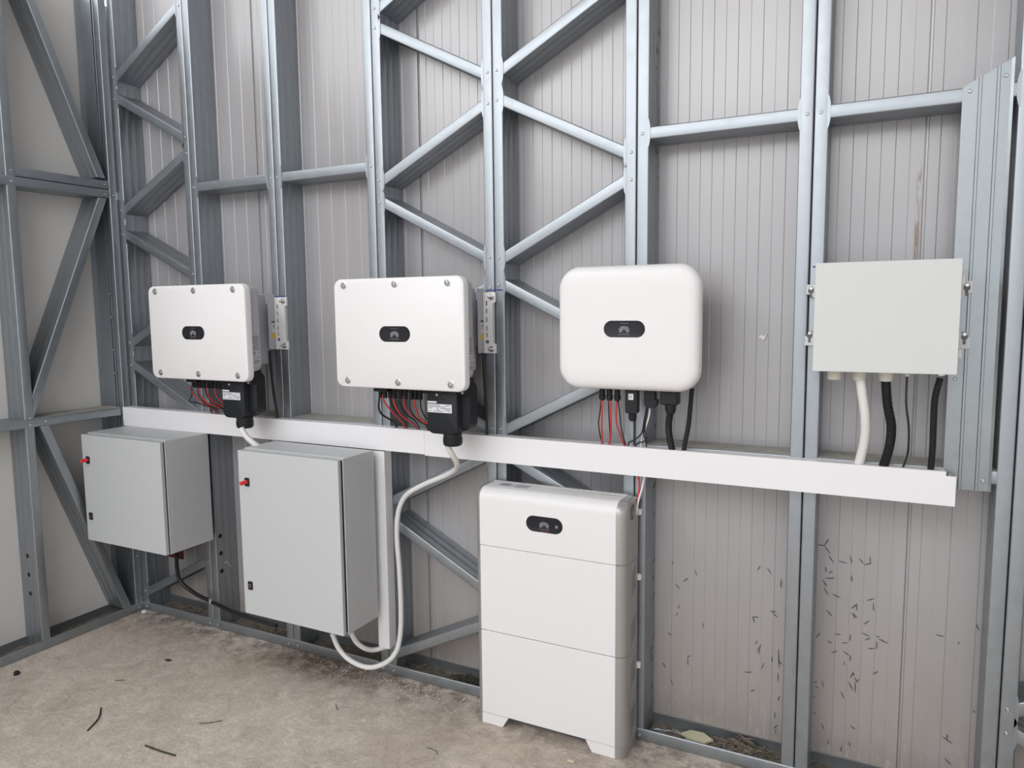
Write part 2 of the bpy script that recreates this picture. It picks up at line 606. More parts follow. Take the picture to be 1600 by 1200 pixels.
def member(p0, p1, u, v, cut=None, prof=None):
    """C section from p0 to p1 (line of its toes at the front); u points from toes to web, v into the wall.
    cut = unit vector whose planes through p0 and p1 trim the ends"""
    o, i = prof or (OUT, INN)
    p0, p1, u, v = Vector(p0), Vector(p1), Vector(u), Vector(v)
    d = (p1 - p0).normalized()
    ring = o + i[::-1]
    def f(bm):
        R = []
        cuts = cut if isinstance(cut, list) else [cut, cut]
        for p, ct in zip((p0, p1), cuts):
            rr_ = []
            for a, b in ring:
                q = u * a + v * b
                if ct is not None:
                    c = Vector(ct)
                    q = q - d * (q.dot(c) / d.dot(c))
                rr_.append(p + q)
            R.append(rr_)
        A = [bm.verts.new(q) for q in R[0]]
        Bv = [bm.verts.new(q) for q in R[1]]
        n, h = len(ring), len(o)
        for k in range(n):
            j = (k + 1) % n
            bm.faces.new((A[k], A[j], Bv[j], Bv[k]))
        for k in range(h - 1):
            for V in (A, Bv):
                bm.faces.new((V[k], V[k + 1], V[n - 2 - k], V[n - 1 - k]))
    return f

# screw head shared by every frame member
_sb = bmesh.new()
lathe((0, 0, 0), (0, -1, 0), [(0.0062, 0), (0.0062, 0.001), (0.005, 0.0028), (0.0028, 0.0036), (0.0024, 0.0026), (0.0001, 0.0026)], 12)(_sb)
SCREW_Y = bpy.data.meshes.new('screw'); bmesh.ops.recalc_face_normals(_sb, faces=_sb.faces[:]); _sb.to_mesh(SCREW_Y); _sb.free()
SCREW_Y.materials.append(M['steel'])
for p in SCREW_Y.polygons: p.use_smooth = True
_sb = bmesh.new()
lathe((0, 0, 0), (1, 0, 0), [(0.0062, 0), (0.0062, 0.001), (0.005, 0.0028), (0.0028, 0.0036), (0.0024, 0.0026), (0.0001, 0.0026)], 12)(_sb)
SCREW_X = bpy.data.meshes.new('screw'); bmesh.ops.recalc_face_normals(_sb, faces=_sb.faces[:]); _sb.to_mesh(SCREW_X); _sb.free()
SCREW_X.materials.append(M['steel'])
for p in SCREW_X.polygons: p.use_smooth = True
def screw(parent, at, mesh=None):
    o = bpy.data.objects.new('screw', mesh or SCREW_Y)
    COL.objects.link(o)
    o.parent = parent
    o.location = Vector(at) - root_of(parent).location
    return o

# ------------------------------------------------------------------ setting: floor and panelled walls
XE, YE, ZT, ZL = 6.6, -7.0, 3.62, 3.43
fl = obj('floor', B(box(-0.35, XE + 0.4, YE, 0.35, -0.12, 0.0)), M['floor'])
fl['kind'] = 'structure'

def ribbed_panel(x0, x1, zb, zt):
    """sandwich panel skin: alternate shallow ribs, edges turned back at the joints"""
    def f(bm):
        y = DEP
        pitch = (x1 - x0) / 23.0
        pts = [(x0 + 0.0002, y + 0.007), (x0 + 0.0016, y + 0.007), (x0 + 0.0024, y + 0.001), (x0 + 0.0075, y), (x0 + 0.0085, y + 0.0025), (x0 + 0.0095, y + 0.0025), (x0 + 0.0105, y)]
        for k in range(1, 23):
            xx = x0 + pitch * k
            a, b = (y, y + 0.0016) if k % 2 else (y + 0.0016, y)
            pts += [(xx - 0.0014, a), (xx + 0.0014, b)]
        pts += [(x1 - 0.0024, y), (x1 - 0.0016, y + 0.007), (x1 - 0.0002, y + 0.007), (x1 - 0.0002, y + 0.06), (x0 + 0.0002, y + 0.06)]
        loops(bm, [[(a, b, z) for a, b in pts] for z in (zb, zt)])
    return f
wall_back = bpy.data.objects.new('wall_back', None)
COL.objects.link(wall_back)
wall_back['kind'] = 'structure'
xj = [-0.12, 0.905, 1.90, 2.90, 3.90, 4.90, 5.90, 6.6]
for a, b in zip(xj, xj[1:]):
    obj('wall_panel', B(ribbed_panel(a, b, 0.012, ZT)), M['panel'], wall_back)
wall_left = bpy.data.objects.new('wall_left', None)
COL.objects.link(wall_left)
wall_left['kind'] = 'structure'
yj = [0.142, -0.88, -1.88, -2.88, -3.88, -4.88, -5.88, -6.88]
for a, b in zip(yj, yj[1:]):
    obj('wall_panel', B(box(-DEP - 0.06, -DEP - 0.0005, b + 0.002, a - 0.002, 0.012, ZL, 0.002, 1)), M['panel_white'], wall_left)

ZC = 4.75
ce = obj('ceiling', B(box(-0.35, XE + 0.4, YE, 0.35, ZC, ZC + 0.08)), M['panel_white'])
ce['kind'] = 'structure'
wr = obj('wall_right', B(box(XE, XE + 0.1, YE, 0.35, 0.0, ZC)), M['white_paint'])
wr['kind'] = 'structure'
up = obj('wall_top', B(box(-0.3, XE, DEP + 0.01, DEP + 0.08, ZT - 0.02, ZC)), M['panel_white'])
up['kind'] = 'structure'
# ------------------------------------------------------------------ steel frame along the back wall
GX = [0.0, 0.580, 1.156, 1.755, 2.352, 2.957, 3.5665, 4.179, 4.785, 5.39]
HG = 0.0015
frame = thing('steel_wall_frame', 'galvanised steel stud frame with diagonal braces along the grey panelled back wall', 'frame', (0, 0, 0))
studs = {}
def stud(i, side):
    X = GX[i]
    t = 1 if side == 'R' else -1
    s = obj('stud', B(member((X + t * HG, 0, 0.003), (X + t * HG, 0, ZT - 0.02), (t, 0, 0), (0, 1, 0))), M['galv_rust' if (i, side) == (5, 'R') else 'galv'], frame, smooth=40)
    studs[(i, side)] = s
    return s
for i in range(len(GX)):
    if i > 0: stud(i, 'L')
    if i < len(GX) - 1: stud(i, 'R')
def node_screw(i, side, z):
    X = GX[i] + (0.021 if side == 'R' else -0.021)
    screw(studs[(i, side)], (X, 0.0, z))
    flare(i, side, z)
_fl = {}
def flare(i, side, z):
    """pressed swage where a member is tucked into the stud flange"""
    key = (i, side, round(z, 2))
    if key in _fl: return
    _fl[key] = 1
    t = 1 if side == 'R' else -1
    e = GX[i] + t * (HG + FL)
    pts = [(e - t * 0.006, z - 0.058), (e + t * 0.0005, z - 0.046), (e + t * 0.0045, z - 0.025), (e + t * 0.0045, z + 0.025), (e + t * 0.0005, z + 0.046), (e - t * 0.006, z + 0.058)]
    obj('swage', B(poly(pts, -0.0008, 0.004)), M['galv'], studs[(i, side)])
XL = lambda i: GX[i] + HG + FL - 0.004      # where a bay begins / ends
XR = lambda i: GX[i + 1] - HG - FL + 0.004
BH = 0.0475
def brace(bay, zl, zr, web):
    """diagonal in a bay; zl, zr = height of the top front edge at the left and right stud"""
    a, b = XL(bay), XR(bay)
    y = 0.0012
    d = Vector((b - a, 0, zr - zl)).normalized()
    up = Vector((-d.z, 0, d.x))
    c = abs(d.x)
    if web == 'down':
        p0, p1, u = (a, y, zl), (b, y, zr), -up
    else:
        p0, p1, u = (a, y, zl - BH / c * (FL / BH)), (b, y, zr - BH / c * (FL / BH)), up
    obj('brace', B(member(p0, p1, u, (0, 1, 0), cut=(1, 0, 0))), M['galv'], frame, smooth=40)
    node_screw(bay, 'R', zl - BH * 0.5)
    node_screw(bay + 1, 'L', zr - BH * 0.5)
for bay, zl, zr, w in (
        (1, 0, 0, None),
        (0, 3.020, 3.292, 'down'), (0, 2.906, 2.646, 'up'), (0, 2.312, 2.563, 'down'), (0, 2.180, 1.948, 'up'),
        (0, 1.584, 1.835, 'down'), (0, 1.456, 1.208, 'up'), (0, 0.865, 1.120, 'down'), (0, 0.765, 0.520, 'up'), (0, 0.139, 0.392, 'up'),
        (3, 3.052, 3.31, 'down'), (3, 2.970, 2.702, 'up'), (3, 2.322, 2.580, 'down'), (3, 2.226, 1.963, 'up'),
        (3, 1.585, 1.838, 'down'), (3, 1.498, 1.245, 'up'), (3, 0.870, 1.128, 'up'), (3, 0.775, 0.508, 'up'), (3, 0.131, 0.382, 'up'),
        (4, 2.704, 2.972, 'down'), (4, 2.588, 2.326, 'down'), (4, 1.958, 2.226, 'down'), (4, 1.850, 1.592, 'up'),
        (4, 1.245, 1.502, 'up'), (4, 1.140, 0.870, 'up'),
        (7, 2.72, 2.98, 'down'), (7, 0.455, 0.71, 'up'), (7, 0.375, 0.12, 'up'), (7, 1.95, 2.21, 'down')):
    if w: brace(bay, zl, zr, w)
def rail(bay, ztop, web, screws=True):
    a, b = XL(bay), XR(bay)
    y = 0.0012
    if web == 'down': p0, u = ztop, (0, 0, -1)
    else: p0, u = ztop - FL, (0, 0, 1)
    r = obj('rail', B(member((a, y, p0), (b, y, p0), u, (0, 1, 0))), M['galv'], frame, smooth=40)
    if web == 'up': obj('dust_layer', B(box(a + 0.002, b - 0.002, 0.009, DEP - 0.002, ztop - 0.001, ztop + 0.0012)), M['dust'], r)
    if screws:
        node_screw(bay, 'R', ztop - 0.022)
        node_screw(bay + 1, 'L', ztop - 0.022)
for bay in (1, 2, 5, 6, 8):
    rail(bay, 2.386, 'down')
    rail(bay, 1.203, 'up', screws=False)
for a, b in ((0.002, 2.351), (2.353, 5.4)):
    obj('bottom_track', B(member((a, -0.003, 0.0505), (b, -0.003, 0.0505), (0, 0, -1), (0, 1, 0), prof=(TOUT, TINN))), M['galv'], frame, smooth=40)
for i in range(len(GX)):
    for s, t in (('L', -1), ('R', 1)):
        if (i, s) in studs: screw(studs[(i, s)], (GX[i] + t * 0.03, -0.003, 0.022))
def bed(a, b, seed, left=False):
    rr_ = random.Random(seed)
    n = 26
    def f(bm):
        rows = []
        for k in range(n + 1):
            s = a + (b - a) * k / n
            row = []
            for j in range(5):
                d = 0.004 + (DEP - 0.008) * j / 4
                zz = 0.0035 + rr_.random() * 0.008
                row.append(bm.verts.new((-d, s, zz) if left else (s, d, zz)))
            rows.append(row)
        for r0, r1 in zip(rows, rows[1:]):
            for j in range(4): bm.faces.new((r0[j], r0[j + 1], r1[j + 1], r1[j]))
    return f
for i in range(8):
    d_ = obj('dust_bed', B(bed(GX[i] + 0.05, GX[i + 1] - 0.05, i)), M['dirt'], frame)
    d_['kind'] = 'stuff'
# punched service holes low in the stud web
for z in (0.514, 0.418, 0.318):
    obj('web_hole', B(lathe((GX[1] + HG + FL - 0.0006, 0.030, z), (1, 0, 0), [(0.0125, 0), (0.0125, 0.0008), (0.0115, 0.001), (0.0001, 0.001)], 14)), M['hole'], studs[(1, 'R')])
# blue setting-out marks
for i, s, x0, x1, z in ((4, 'L', 2.309, 2.349, 1.803), (4, 'R', 2.354, 2.390, 1.8035), (2, 'L', 1.128, 1.153, 1.797), (2, 'R', 1.158, 1.196, 1.797), (6, 'R', 3.577, 3.590, 1.857)):
    obj('marker_line', B(box(x0, x1, -0.0006, 0.001, z - 0.0025, z + 0.0025)), M['marker'], studs[(i, s)])

# ------------------------------------------------------------------ steel frame along the left wall
lframe = thing('steel_wall_frame', 'galvanised steel stud frame with crossing braces along the cream left wall', 'frame', (0, 0, 0))
VX = (-1, 0, 0)
lst = {}
def lstud(y_toe, u, key):
    o = obj('stud', B(member((0, y_toe, 0.003), (0, y_toe, ZL - 0.01), (0, u, 0), VX)), M['galv'], lframe, smooth=40)
    lst[key] = o
    return o
lstud(-0.004, -1, 'corner')
lstud(-0.536, -1, 'A')
lstud(-1.10, -1, 'B'); lstud(-1.66, -1, 'C')
obj('corner_angle', B(polyz([(-0.141, -0.0545), (-0.141, -0.086), (-0.139, -0.086), (-0.139, -0.0565), (-0.05, -0.0565), (-0.05, -0.0545)], 0.06, ZL - 0.01)), M['galv'], lframe)
def lmember(name, y0, z0, y1, z1, up, cut=(0, 1, 0), x=-0.0012):
    """front top edge runs from (y0,z0) to (y1,z1); up = web on the upper side"""
    d = Vector((0, y1 - y0, z1 - z0)).normalized()
    n = Vector((0, -d.z, d.y))
    if n.z < 0: n = -n
    if up: u = n; sh = -n * FL
    else: u = -n; sh = Vector((0, 0, 0))
    p0 = Vector((x, y0, z0)) + sh
    p1 = Vector((x, y1, z1)) + sh
    if cut is not None:
        c = Vector(cut[0] if isinstance(cut, list) else cut)
        p0 = p0 - d * ((p0 - Vector((x, y0, z0))).dot(c) / d.dot(c))
        c = Vector(cut[1] if isinstance(cut, list) else cut)
        p1 = p1 - d * ((p1 - Vector((x, y1, z1))).dot(c) / d.dot(c))
    return obj(name, B(member(p0, p1, u, VX, cut=cut)), M['galv'], lframe, smooth=40)
yc, yA = -0.048, -0.5365
lmember('rail', yA, 2.4385, yc, 2.441, True)
lmember('rail', yA, 2.3915, yc, 2.394, False)
lmember('rail', -1.10, 2.390, yA - 0.002, 2.390, False, x=0.0016)
lr = lmember('rail', yA, 1.2005, yc, 1.197, True)
obj('dust_layer', B(box(-DEP + 0.002, -0.010, yA + 0.004, -0.059, 1.1975, 1.2012)), M['dust'], lr)
lmember('rail', -1.10, 1.199, yA - 0.002, 1.200, True, x=0.0016)
lmember('brace', -0.432, 3.415, -0.066, 2.452, False, cut=(0, 0, 1))
lmember('brace', -0.536, 1.314, -0.1125, 2.346, True, cut=[(0, 1, 0), (0, 0, 1)], x=-0.002)
lmember('brace', -0.462, 1.156, -0.077, 0.050, False, cut=(0, 0, 1), x=-0.002)
for p, st in (((-0.556, 2.418), 'A'), ((-0.556, 2.366), 'A'), ((-0.556, 1.205), 'A'), ((-0.556, 1.170), 'A'), ((-0.026, 2.366), 'corner'), ((-0.026, 0.33), 'corner'), ((-0.03, 0.02), 'corner')):
    screw(lst[st], (0.002, p[0], p[1]), SCREW_X)
for y, z in ((-0.075, 2.418), (-0.075, 2.366), (-0.48, 1.178)):
    screw(lframe, (0.001, y, z), SCREW_X)
for z in (1.83, 1.70, 1.52, 1.39):
    screw(lst['corner'], (-0.05, -0.0525, z), SCREW_Y)
obj('bottom_track', B(member((0.003, -2.6, 0.0505), (0.003, -0.004, 0.0505), (0, 0, -1), VX, prof=(TOUT, TINN))), M['galv'], lframe, smooth=40)
for z in (0.491, 0.392, 0.292):
    obj('web_hole', B(lathe((-0.071, -0.536 - FL + 0.0006, z), (0, -1, 0), [(0.0125, 0), (0.0125, 0.0008), (0.0115, 0.001), (0.0001, 0.001)], 14)), M['hole'], lst['A'])
d_ = obj('dust_bed', B(bed(-1.2, -0.05, 40, True)), M['dirt'], lframe)
d_['kind'] = 'stuff'
bracket = obj('splice_plate', B(box(-0.002, 0.0022, -0.012, 0.022, 2.343, 2.386, 0.001, 1)), M['galv'], lframe)

# ------------------------------------------------------------------ galvanised sheet screwed over the right-hand stud
XS0, XS1 = 3.988, 4.119
def sheet_bm(bm):
    pts = [(XS0 + 0.001, 0.016), (XS0, -0.004)]
    for xr in (4.034, 4.080):
        pts += [(xr - 0.005, -0.004), (xr - 0.003, -0.010), (xr + 0.003, -0.010), (xr + 0.005, -0.004)]
    pts += [(XS1 - 0.008, -0.004), (XS1, -0.008), (XS1 + 0.0005, -0.0065), (XS1 - 0.0075, -0.0025)]
    for xr in (4.080, 4.034):
        pts += [(xr + 0.0042, -0.0025), (xr + 0.0022, -0.0085), (xr - 0.0022, -0.0085), (xr - 0.0042, -0.0025)]
    pts += [(XS0 + 0.0015, -0.0025), (XS0 + 0.0025, 0.016)]
    ztop = lambda x: 2.385 + (x - XS0) / (XS1 - XS0) * 0.072
    loops(bm, [[(x, y, 1.136) for x, y in pts], [(x, y, ztop(x)) for x, y in pts]])
sh = thing('metal_sheet', 'shiny ribbed galvanised sheet with slanted top, screwed on right of the pale grey box', 'metal sheet', (4.05, 0, 1.136))
obj('sheet', B(sheet_bm), M['sheet'], sh)
for x, z in ((4.008, 2.372), (4.098, 2.405), (4.008, 1.49), (4.098, 1.17), (4.008, 1.178)):
    screw(sh, (x, -0.004, z))

# ------------------------------------------------------------------ white cable trunking
def trunking(name, label, x0, x1, z0, z1, notch=False):
    t = thing(name, label, 'trunking', ((x0 + x1) / 2, 0, z0), 'white plastic cable trunking on the wall')
    obj('trunk_base', B(box(x0 + 0.0005, x1 - (0.03 if notch else 0.0005), -0.052, -0.0015, z0 + 0.001, z1 - 0.001)), M['pvc'], t)
    zt = z1
    pts = [(x0, z0), (x1, z0), (x1, z1 - 0.014), (x1 - 0.028, z1 - 0.014), (x1 - 0.028, z1), (x0, z1)] if notch else [(x0, z0), (x1, z0), (x1, z1), (x0, z1)]
    obj('trunk_cover', B(poly(pts, -0.060, -0.050)), M['pvc'], t)
    return t
trunking('cable_trunking', 'long white trunking length from left corner, running behind both grey cabinets', 0.008, 2.0255, 1.0955, 1.2005)
trunking('cable_trunking', 'long white trunking length on the right, ending under the pale grey box', 2.0265, 4.0205, 1.0905, 1.2000, True)
vt = thing('cable_trunking', 'upright white trunking standing right of the larger grey cabinet', 'trunking', (1.776, 0, 0.157), 'white plastic cable trunking on the wall')
obj('trunk_base', B(box(1.7465, 1.8055, -0.052, -0.0045, 0.158, 1.090)), M['pvc'], vt)
obj('trunk_cover', B(box(1.745, 1.807, -0.060, -0.046, 0.157, 1.0900, 0.0012, 1)), M['pvc'], vt)

# ------------------------------------------------------------------ display strip with emblem, shared by three makers of boxes
def emblem_bm(cx, y, cz, s):
    """eight slim petals fanning from a common foot"""
    def f(bm):
        for a, ln, lo, off in ((9, 1.0, 0.22, 0.055), (33, 1.02, 0.20, 0.075), (58, 0.95, 0.20, 0.085), (84, 0.78, 0.24, 0.075)):
            for sg in (-1, 1):
                th = math.radians(a * sg)
                dx, dz = math.sin(th), math.cos(th)
                px, pz = dz, -dx
                ox, oz = cx + sg * off * s, cz
                pts = []
                for t, w in ((0, 0.0), (0.4, 0.055), (0.72, 0.098), (0.9, 0.07), (1.0, 0.0), (0.9, -0.07), (0.72, -0.098), (0.4, -0.055)):
                    u = lo + (ln - lo) * t
                    pts.append((ox + dx * u * s + px * w * s, oz + dz * u * s + pz * w * s))
                poly(pts, y - 0.0004, y + 0.0002)(bm)
    return f

def display(parent, x0, x1, z0, z1, yf, extra=None, leds=True):
    h = z1 - z0
    d = obj('display', B(plate(x0, x1, z0, z1, h / 2, [(0, yf + 0.004), (0, yf - 0.0006), (0.0015, yf - 0.0016), (0.003, yf - 0.0012)], 10)), M['black_gloss'], parent, smooth=30)
    cx, cz = (x0 + x1) / 2, (z0 + z1) / 2
    y = yf - 0.0012
    obj('emblem', B(emblem_bm(cx, y, cz - h * 0.17, h * 0.37)), M['logo'], d)
    tb = text_bm('HUAWEI', h * 0.15, cx, y, cz - h * 0.36, 0.0002, spread=1.2)
    obj('lettering', tb, M['logo_dim'], d)
    if leds:
        obj('indicator_lights', B(*[box(cx + k * h * 0.19 - h * 0.05, cx + k * h * 0.19 + h * 0.05, y - 0.0003, y + 0.0002, cz + h * 0.33, cz + h * 0.365) for k in (-1, 0, 1)]), M['logo_dim'], d)
    return d

def print_lines(x0, x1, z0, z1, y, n, seed=1, face='y', xf=0):
    """rows of unreadably small print"""
    rnd = random.Random(seed)
    def f(bm):
        dz = (z1 - z0) / n
        for k in range(n):
            if rnd.random() < 0.12: continue
            z = z1 - dz * (k + 0.7)
            a = x0
            while a < x1 - 0.004:
                b = min(x1, a + rnd.uniform(0.006, 0.022))
                if rnd.random() < 0.8:
                    if face == 'y': box(a, b - 0.0015, y - 0.0002, y + 0.0001, z, z + dz * 0.42)(bm)
                    else: box(xf - 0.0001, xf + 0.0002, a, b - 0.0015, z, z + dz * 0.42)(bm)
                a = b
    return f

# ------------------------------------------------------------------ the two large inverters
def inverter(x0, x1, z0, z1, label, xb0, xb1):
    yf = -0.303
    W, H = x1 - x0, z1 - z0
    t = thing('solar_inverter', label, 'inverter', ((x0 + x1) / 2, -0.01, z0), 'large white solar inverters with six bolts')
    obj('front_cover', B(plate(x0, x1, z0, z1, 0.036, [(0.0, yf + 0.034), (0.0, yf + 0.007), (0.0025, yf + 0.0025), (0.007, yf)], 8)), M['white_paint'], t, smooth=30)
    cx1 = x1 - 0.016
    obj('casing', B(plate(x0 + 0.016, cx1, z0 + 0.042, z1 - 0.012, 0.030, [(0.0, yf + 0.034), (0.0, -0.222), (0.004, -0.205), (0.014, -0.192), (0.03, -0.186)], 6)), M['case_grey'], t, smooth=40)
    obj('heat_sink', B(box(x0 + 0.08, xb0 - 0.032, -0.19, -0.030, z0 + 0.062, z1 - 0.042, 0.004, 1), box(x0 + 0.08, xb0 - 0.032, -0.031, -0.0125, z0 + 0.16, z1 - 0.08)), M['case_grey'], t)
    for bx, bz in ((x0 + 0.054, z1 - 0.026), ((x0 + x1) / 2 - 0.004, z1 - 0.026), (x1 - 0.071, z1 - 0.026), (x0 + 0.062, z0 + 0.028), ((x0 + x1) / 2 + 0.002, z0 + 0.028), (x1 - 0.064, z0 + 0.028)):
        bo = obj('bolt', B(lathe((bx, yf, bz), (0, -1, 0), [(0.0145, -0.001), (0.0145, 0.0012), (0.0125, 0.002), (0.0085, 0.002), (0.0085, 0.006), (0.0065, 0.009), (0.0035, 0.0095), (0.003, 0.0075), (0.0001, 0.0075)], 18)), M['steel'], t, smooth=40)
    dx0 = x0 + 0.2285
    display(t, dx0, dx0 + 0.150, z0 + 0.1905, z0 + 0.2530, yf)
    # rating label on the right flank
    lab = obj('rating_label', B(box(cx1 - 0.001, cx1 + 0.0006, -0.262, -0.208, z0 + 0.078, z0 + 0.212)), M['label_grey'], t)
    plain(lab, 'grey rating label')
    obj('fine_print', B(print_lines(-0.259, -0.211, z0 + 0.082, z0 + 0.209, 0, 17, seed=5, face='x', xf=cx1 + 0.0007)), M['ink'], lab)['kind'] = 'stuff'
    # sticker plate beside the heat sink
    xs = xb0 - 0.004
    sp = obj('sticker_plate', B(box(xs - 0.002, xs + 0.002, -0.062, -0.0125, z0 + 0.135, z0 + 0.360, 0.001, 1), box(xs - 0.0015, xs + 0.0005, -0.072, -0.0125, z0 + 0.355, z0 + 0.402)), M['label_grey'], t)
    for dz, m_, hgt in ((0.262, 'ink', 0.010), (0.240, 'label', 0.022), (0.216, 'label', 0.020), (0.190, 'yellow', 0.022)):
        obj('sticker', B(box(xs + 0.0015, xs + 0.0026, -0.043, -0.016, z0 + dz, z0 + dz + hgt)), M[m_], sp)
    obj('warning_mark', B(polyx([(-0.036, z0 + 0.244), (-0.023, z0 + 0.244), (-0.0295, z0 + 0.258)], xs + 0.0022, xs + 0.003)), M['ink'], sp)
    for dz in (0.168, 0.150):
        obj('port', B(lathe((xs + 0.0018, -0.030, z0 + dz), (1, 0, 0), [(0.006, 0), (0.006, 0.003), (0.004, 0.003), (0.004, 0.001), (0.0001, 0.001)], 10)), M['steel'], sp)
    # wall bracket with two studs and nuts
    b0, b1 = z0 + 0.133, z0 + 0.386
    e = xb1
    pts = [(xb0 - 0.03, b0), (e, b0), (e, b0 + 0.038), (e - 0.013, b0 + 0.044), (e - 0.013, b1 - 0.046), (e, b1 - 0.040), (e, b1), (xb0 - 0.03, b1)]
    br = obj('wall_bracket', B(poly(pts, -0.012, -0.002), box(xb0, xb0 + 0.003, -0.022, -0.012, b0, b1)), M['white_paint'], t)
    for k, dz in enumerate((0.208, 0.176, 0.140, 0.104, 0.076)):
        obj('slot', B(box(xb0 + 0.008, xb0 + 0.0125, -0.0124, -0.0115, b0 + dz - 0.010, b0 + dz + 0.010)), M['hole' if k == 0 else 'ink'], br)
    obj('slot', B(lathe((xb0 + 0.012, -0.0118, b0 + 0.048), (0, -1, 0), [(0.008, 0), (0.008, 0.0006), (0.0001, 0.0006)], 12)), M['ink'], br)
    for bz in (b0 + 0.018, b1 - 0.018):
        obj('bolt', B(lathe((e - 0.018, -0.012, bz), (0, -1, 0), [(0.0125, 0), (0.0125, 0.002), (0.0098, 0.002), (0.0098, 0.011), (0.0055, 0.0115), (0.0055, 0.024), (0.004, 0.025)], 12)), M['steel'], br, smooth=40)
    # black terminal box hanging under the right half
    tx0, tx1 = x0 + 0.413, x0 + 0.556
    tb = obj('terminal_box', B(plate(tx0, tx1, z0 - 0.180, z0 + 0.03, 0.03, [(0.0, -0.150), (0.0, -0.243), (0.002, -0.248), (0.006, -0.250)], 6),
                               box(tx0 - 0.03, tx1 + 0.034, -0.236, -0.165, z0 - 0.022, z0 + 0.044, 0.004, 1),
                               plate(tx0 + 0.004, tx1 + 0.036, z0 - 0.165, z0 + 0.03, 0.03, [(0, -0.15), (0, -0.205), (0.012, -0.215)], 5)), M['term'], t, smooth=35)
    lb = obj('type_label', B(box(tx0 + 0.006, tx0 + 0.119, -0.2508, -0.249, z0 - 0.0925, z0 - 0.058)), M['label'], tb)
    plain(lb, 'white type label')
    obj('fine_print', B(print_lines(tx0 + 0.010, tx0 + 0.115, z0 - 0.090, z0 - 0.060, -0.2509, 5, seed=3)), M['ink'], lb)['kind'] = 'stuff'
    obj('name_strip', B(box(tx0 + 0.005, tx0 + 0.049, -0.2508, -0.249, z0 - 0.0545, z0 - 0.0475)), M['label'], tb)
    obj('ridge', B(box(tx0 + 0.004, tx0 + 0.094, -0.2522, -0.249, z0 - 0.040, z0 - 0.035, 0.001, 1)), M['black'], tb)
    for sx, sz, sy in ((tx0 + 0.051, z0 - 0.021, -0.250), (tx1 + 0.018, z0 - 0.010, -0.236)):
        screw(tb, (sx, sy, sz))
    gx = tx0 + 0.093
    obj('cable_gland', B(lathe((gx, -0.205, z0 - 0.176), (0, 0, -1), [(0.038, 0), (0.038, 0.020), (0.040, 0.022), (0.040, 0.042), (0.036, 0.052), (0.030, 0.055), (0.014, 0.056)], 16)), M['black'], tb, smooth=30)
    # row of plug connectors
    zc = z0 - 0.045
    obj('connector_block', B(box(x0 + 0.118, x0 + 0.188, -0.21, -0.13, z0 - 0.026, z0 + 0.05, 0.003, 1)), M['black'], t)
    for k, cx in enumerate((0.126, 0.150, 0.176, 0.200, 0.231, 0.256, 0.286, 0.308, 0.331)):
        obj('plug_connector', B(lathe((x0 + cx, -0.17, z0 + 0.044), (0, 0, -1), [(0.0115, 0), (0.0115, 0.072), (0.0095, 0.075), (0.0095, 0.100), (0.004, 0.102)], 10)), M['black'], t, smooth=35)
    return t

inv1 = inverter(0.600, 1.246, 1.4065, 1.8515, 'left white inverter with six bolts, hanging near the corner above the smaller grey cabinet', 1.143, 1.211)
inv2 = inverter(1.755, 2.382, 1.4085, 1.8540, 'right white inverter with six bolts, hanging above the larger grey cabinet', 2.309, 2.360)

# ------------------------------------------------------------------ the rounded white inverter
t = thing('solar_inverter', 'white pillow-shaped inverter with rounded corners, above the white floor battery', 'inverter', (2.973, 0, 1.427))
x0, x1, z0, z1, yf = 2.708, 3.239, 1.427, 1.8775, -0.175
obj('front_cover', B(plate(x0, x1, z0, z1, 0.082, [(0.012, -0.118), (0.003, -0.124), (0.0, -0.134), (0.0005, -0.146), (0.004, -0.157), (0.011, -0.166), (0.022, -0.172), (0.040, -0.1748), (0.075, -0.1755)], 12)), M['white_paint'], t, smooth=60)
obj('back_case', B(plate(x0 + 0.022, x1 - 0.022, z0 + 0.016, z1 - 0.018, 0.06, [(0, -0.122), (0, -0.030), (0.006, -0.024)], 8)), M['case_grey'], t, smooth=40)
obj('wall_bracket', B(box(2.80, 3.10, -0.026, -0.002, 1.60, 1.72, 0.003, 1)), M['steel'], t)
display(t, 2.893, 3.047, 1.6195, 1.6795, -0.1750)
for cx in (2.860, 2.889, 2.920):
    obj('plug_connector', B(lathe((cx, -0.098, z0 + 0.03), (0, 0, -1), [(0.0105, 0), (0.0105, 0.056), (0.0125, 0.058), (0.0125, 0.068), (0.0105, 0.076), (0.006, 0.079)], 12)), M['black'], t, smooth=35)
dg = obj('plug_dongle', B(plate(2.957, 3.004, 1.336, 1.455, 0.010, [(0.004, -0.088), (0, -0.092), (0, -0.118), (0.003, -0.121)], 5),
                          lathe((2.981, -0.104, 1.340), (0, 0, -1), [(0.013, 0), (0.013, 0.006), (0.015, 0.008), (0.015, 0.024), (0.011, 0.032), (0.004, 0.034)], 14)), M['black'], t, smooth=35)
plain(obj('sticker', B(box(2.970, 2.989, -0.1218, -0.1205, 1.388, 1.411)), M['label'], dg), 'small white sticker')
obj('fine_print', B(print_lines(2.972, 2.987, 1.391, 1.409, -0.1219, 4, seed=11)), M['ink'], dg)['kind'] = 'stuff'
obj('battery_plug', B(box(3.026, 3.068, -0.112, -0.088, 1.372, 1.455, 0.003, 1), poly([(3.028, 1.389), (3.074, 1.391), (3.073, 1.372), (3.064, 1.361), (3.036, 1.361), (3.029, 1.372)], -0.120, -0.080)), M['black'], t)
obj('ac_plug', B(box(3.089, 3.152, -0.125, -0.075, 1.376, 1.455, 0.004, 1), lathe((3.122, -0.10, 1.378), (0, 0, -1), [(0.020, 0), (0.020, 0.018), (0.016, 0.034), (0.012, 0.036)], 16)), M['black'], t, smooth=35)

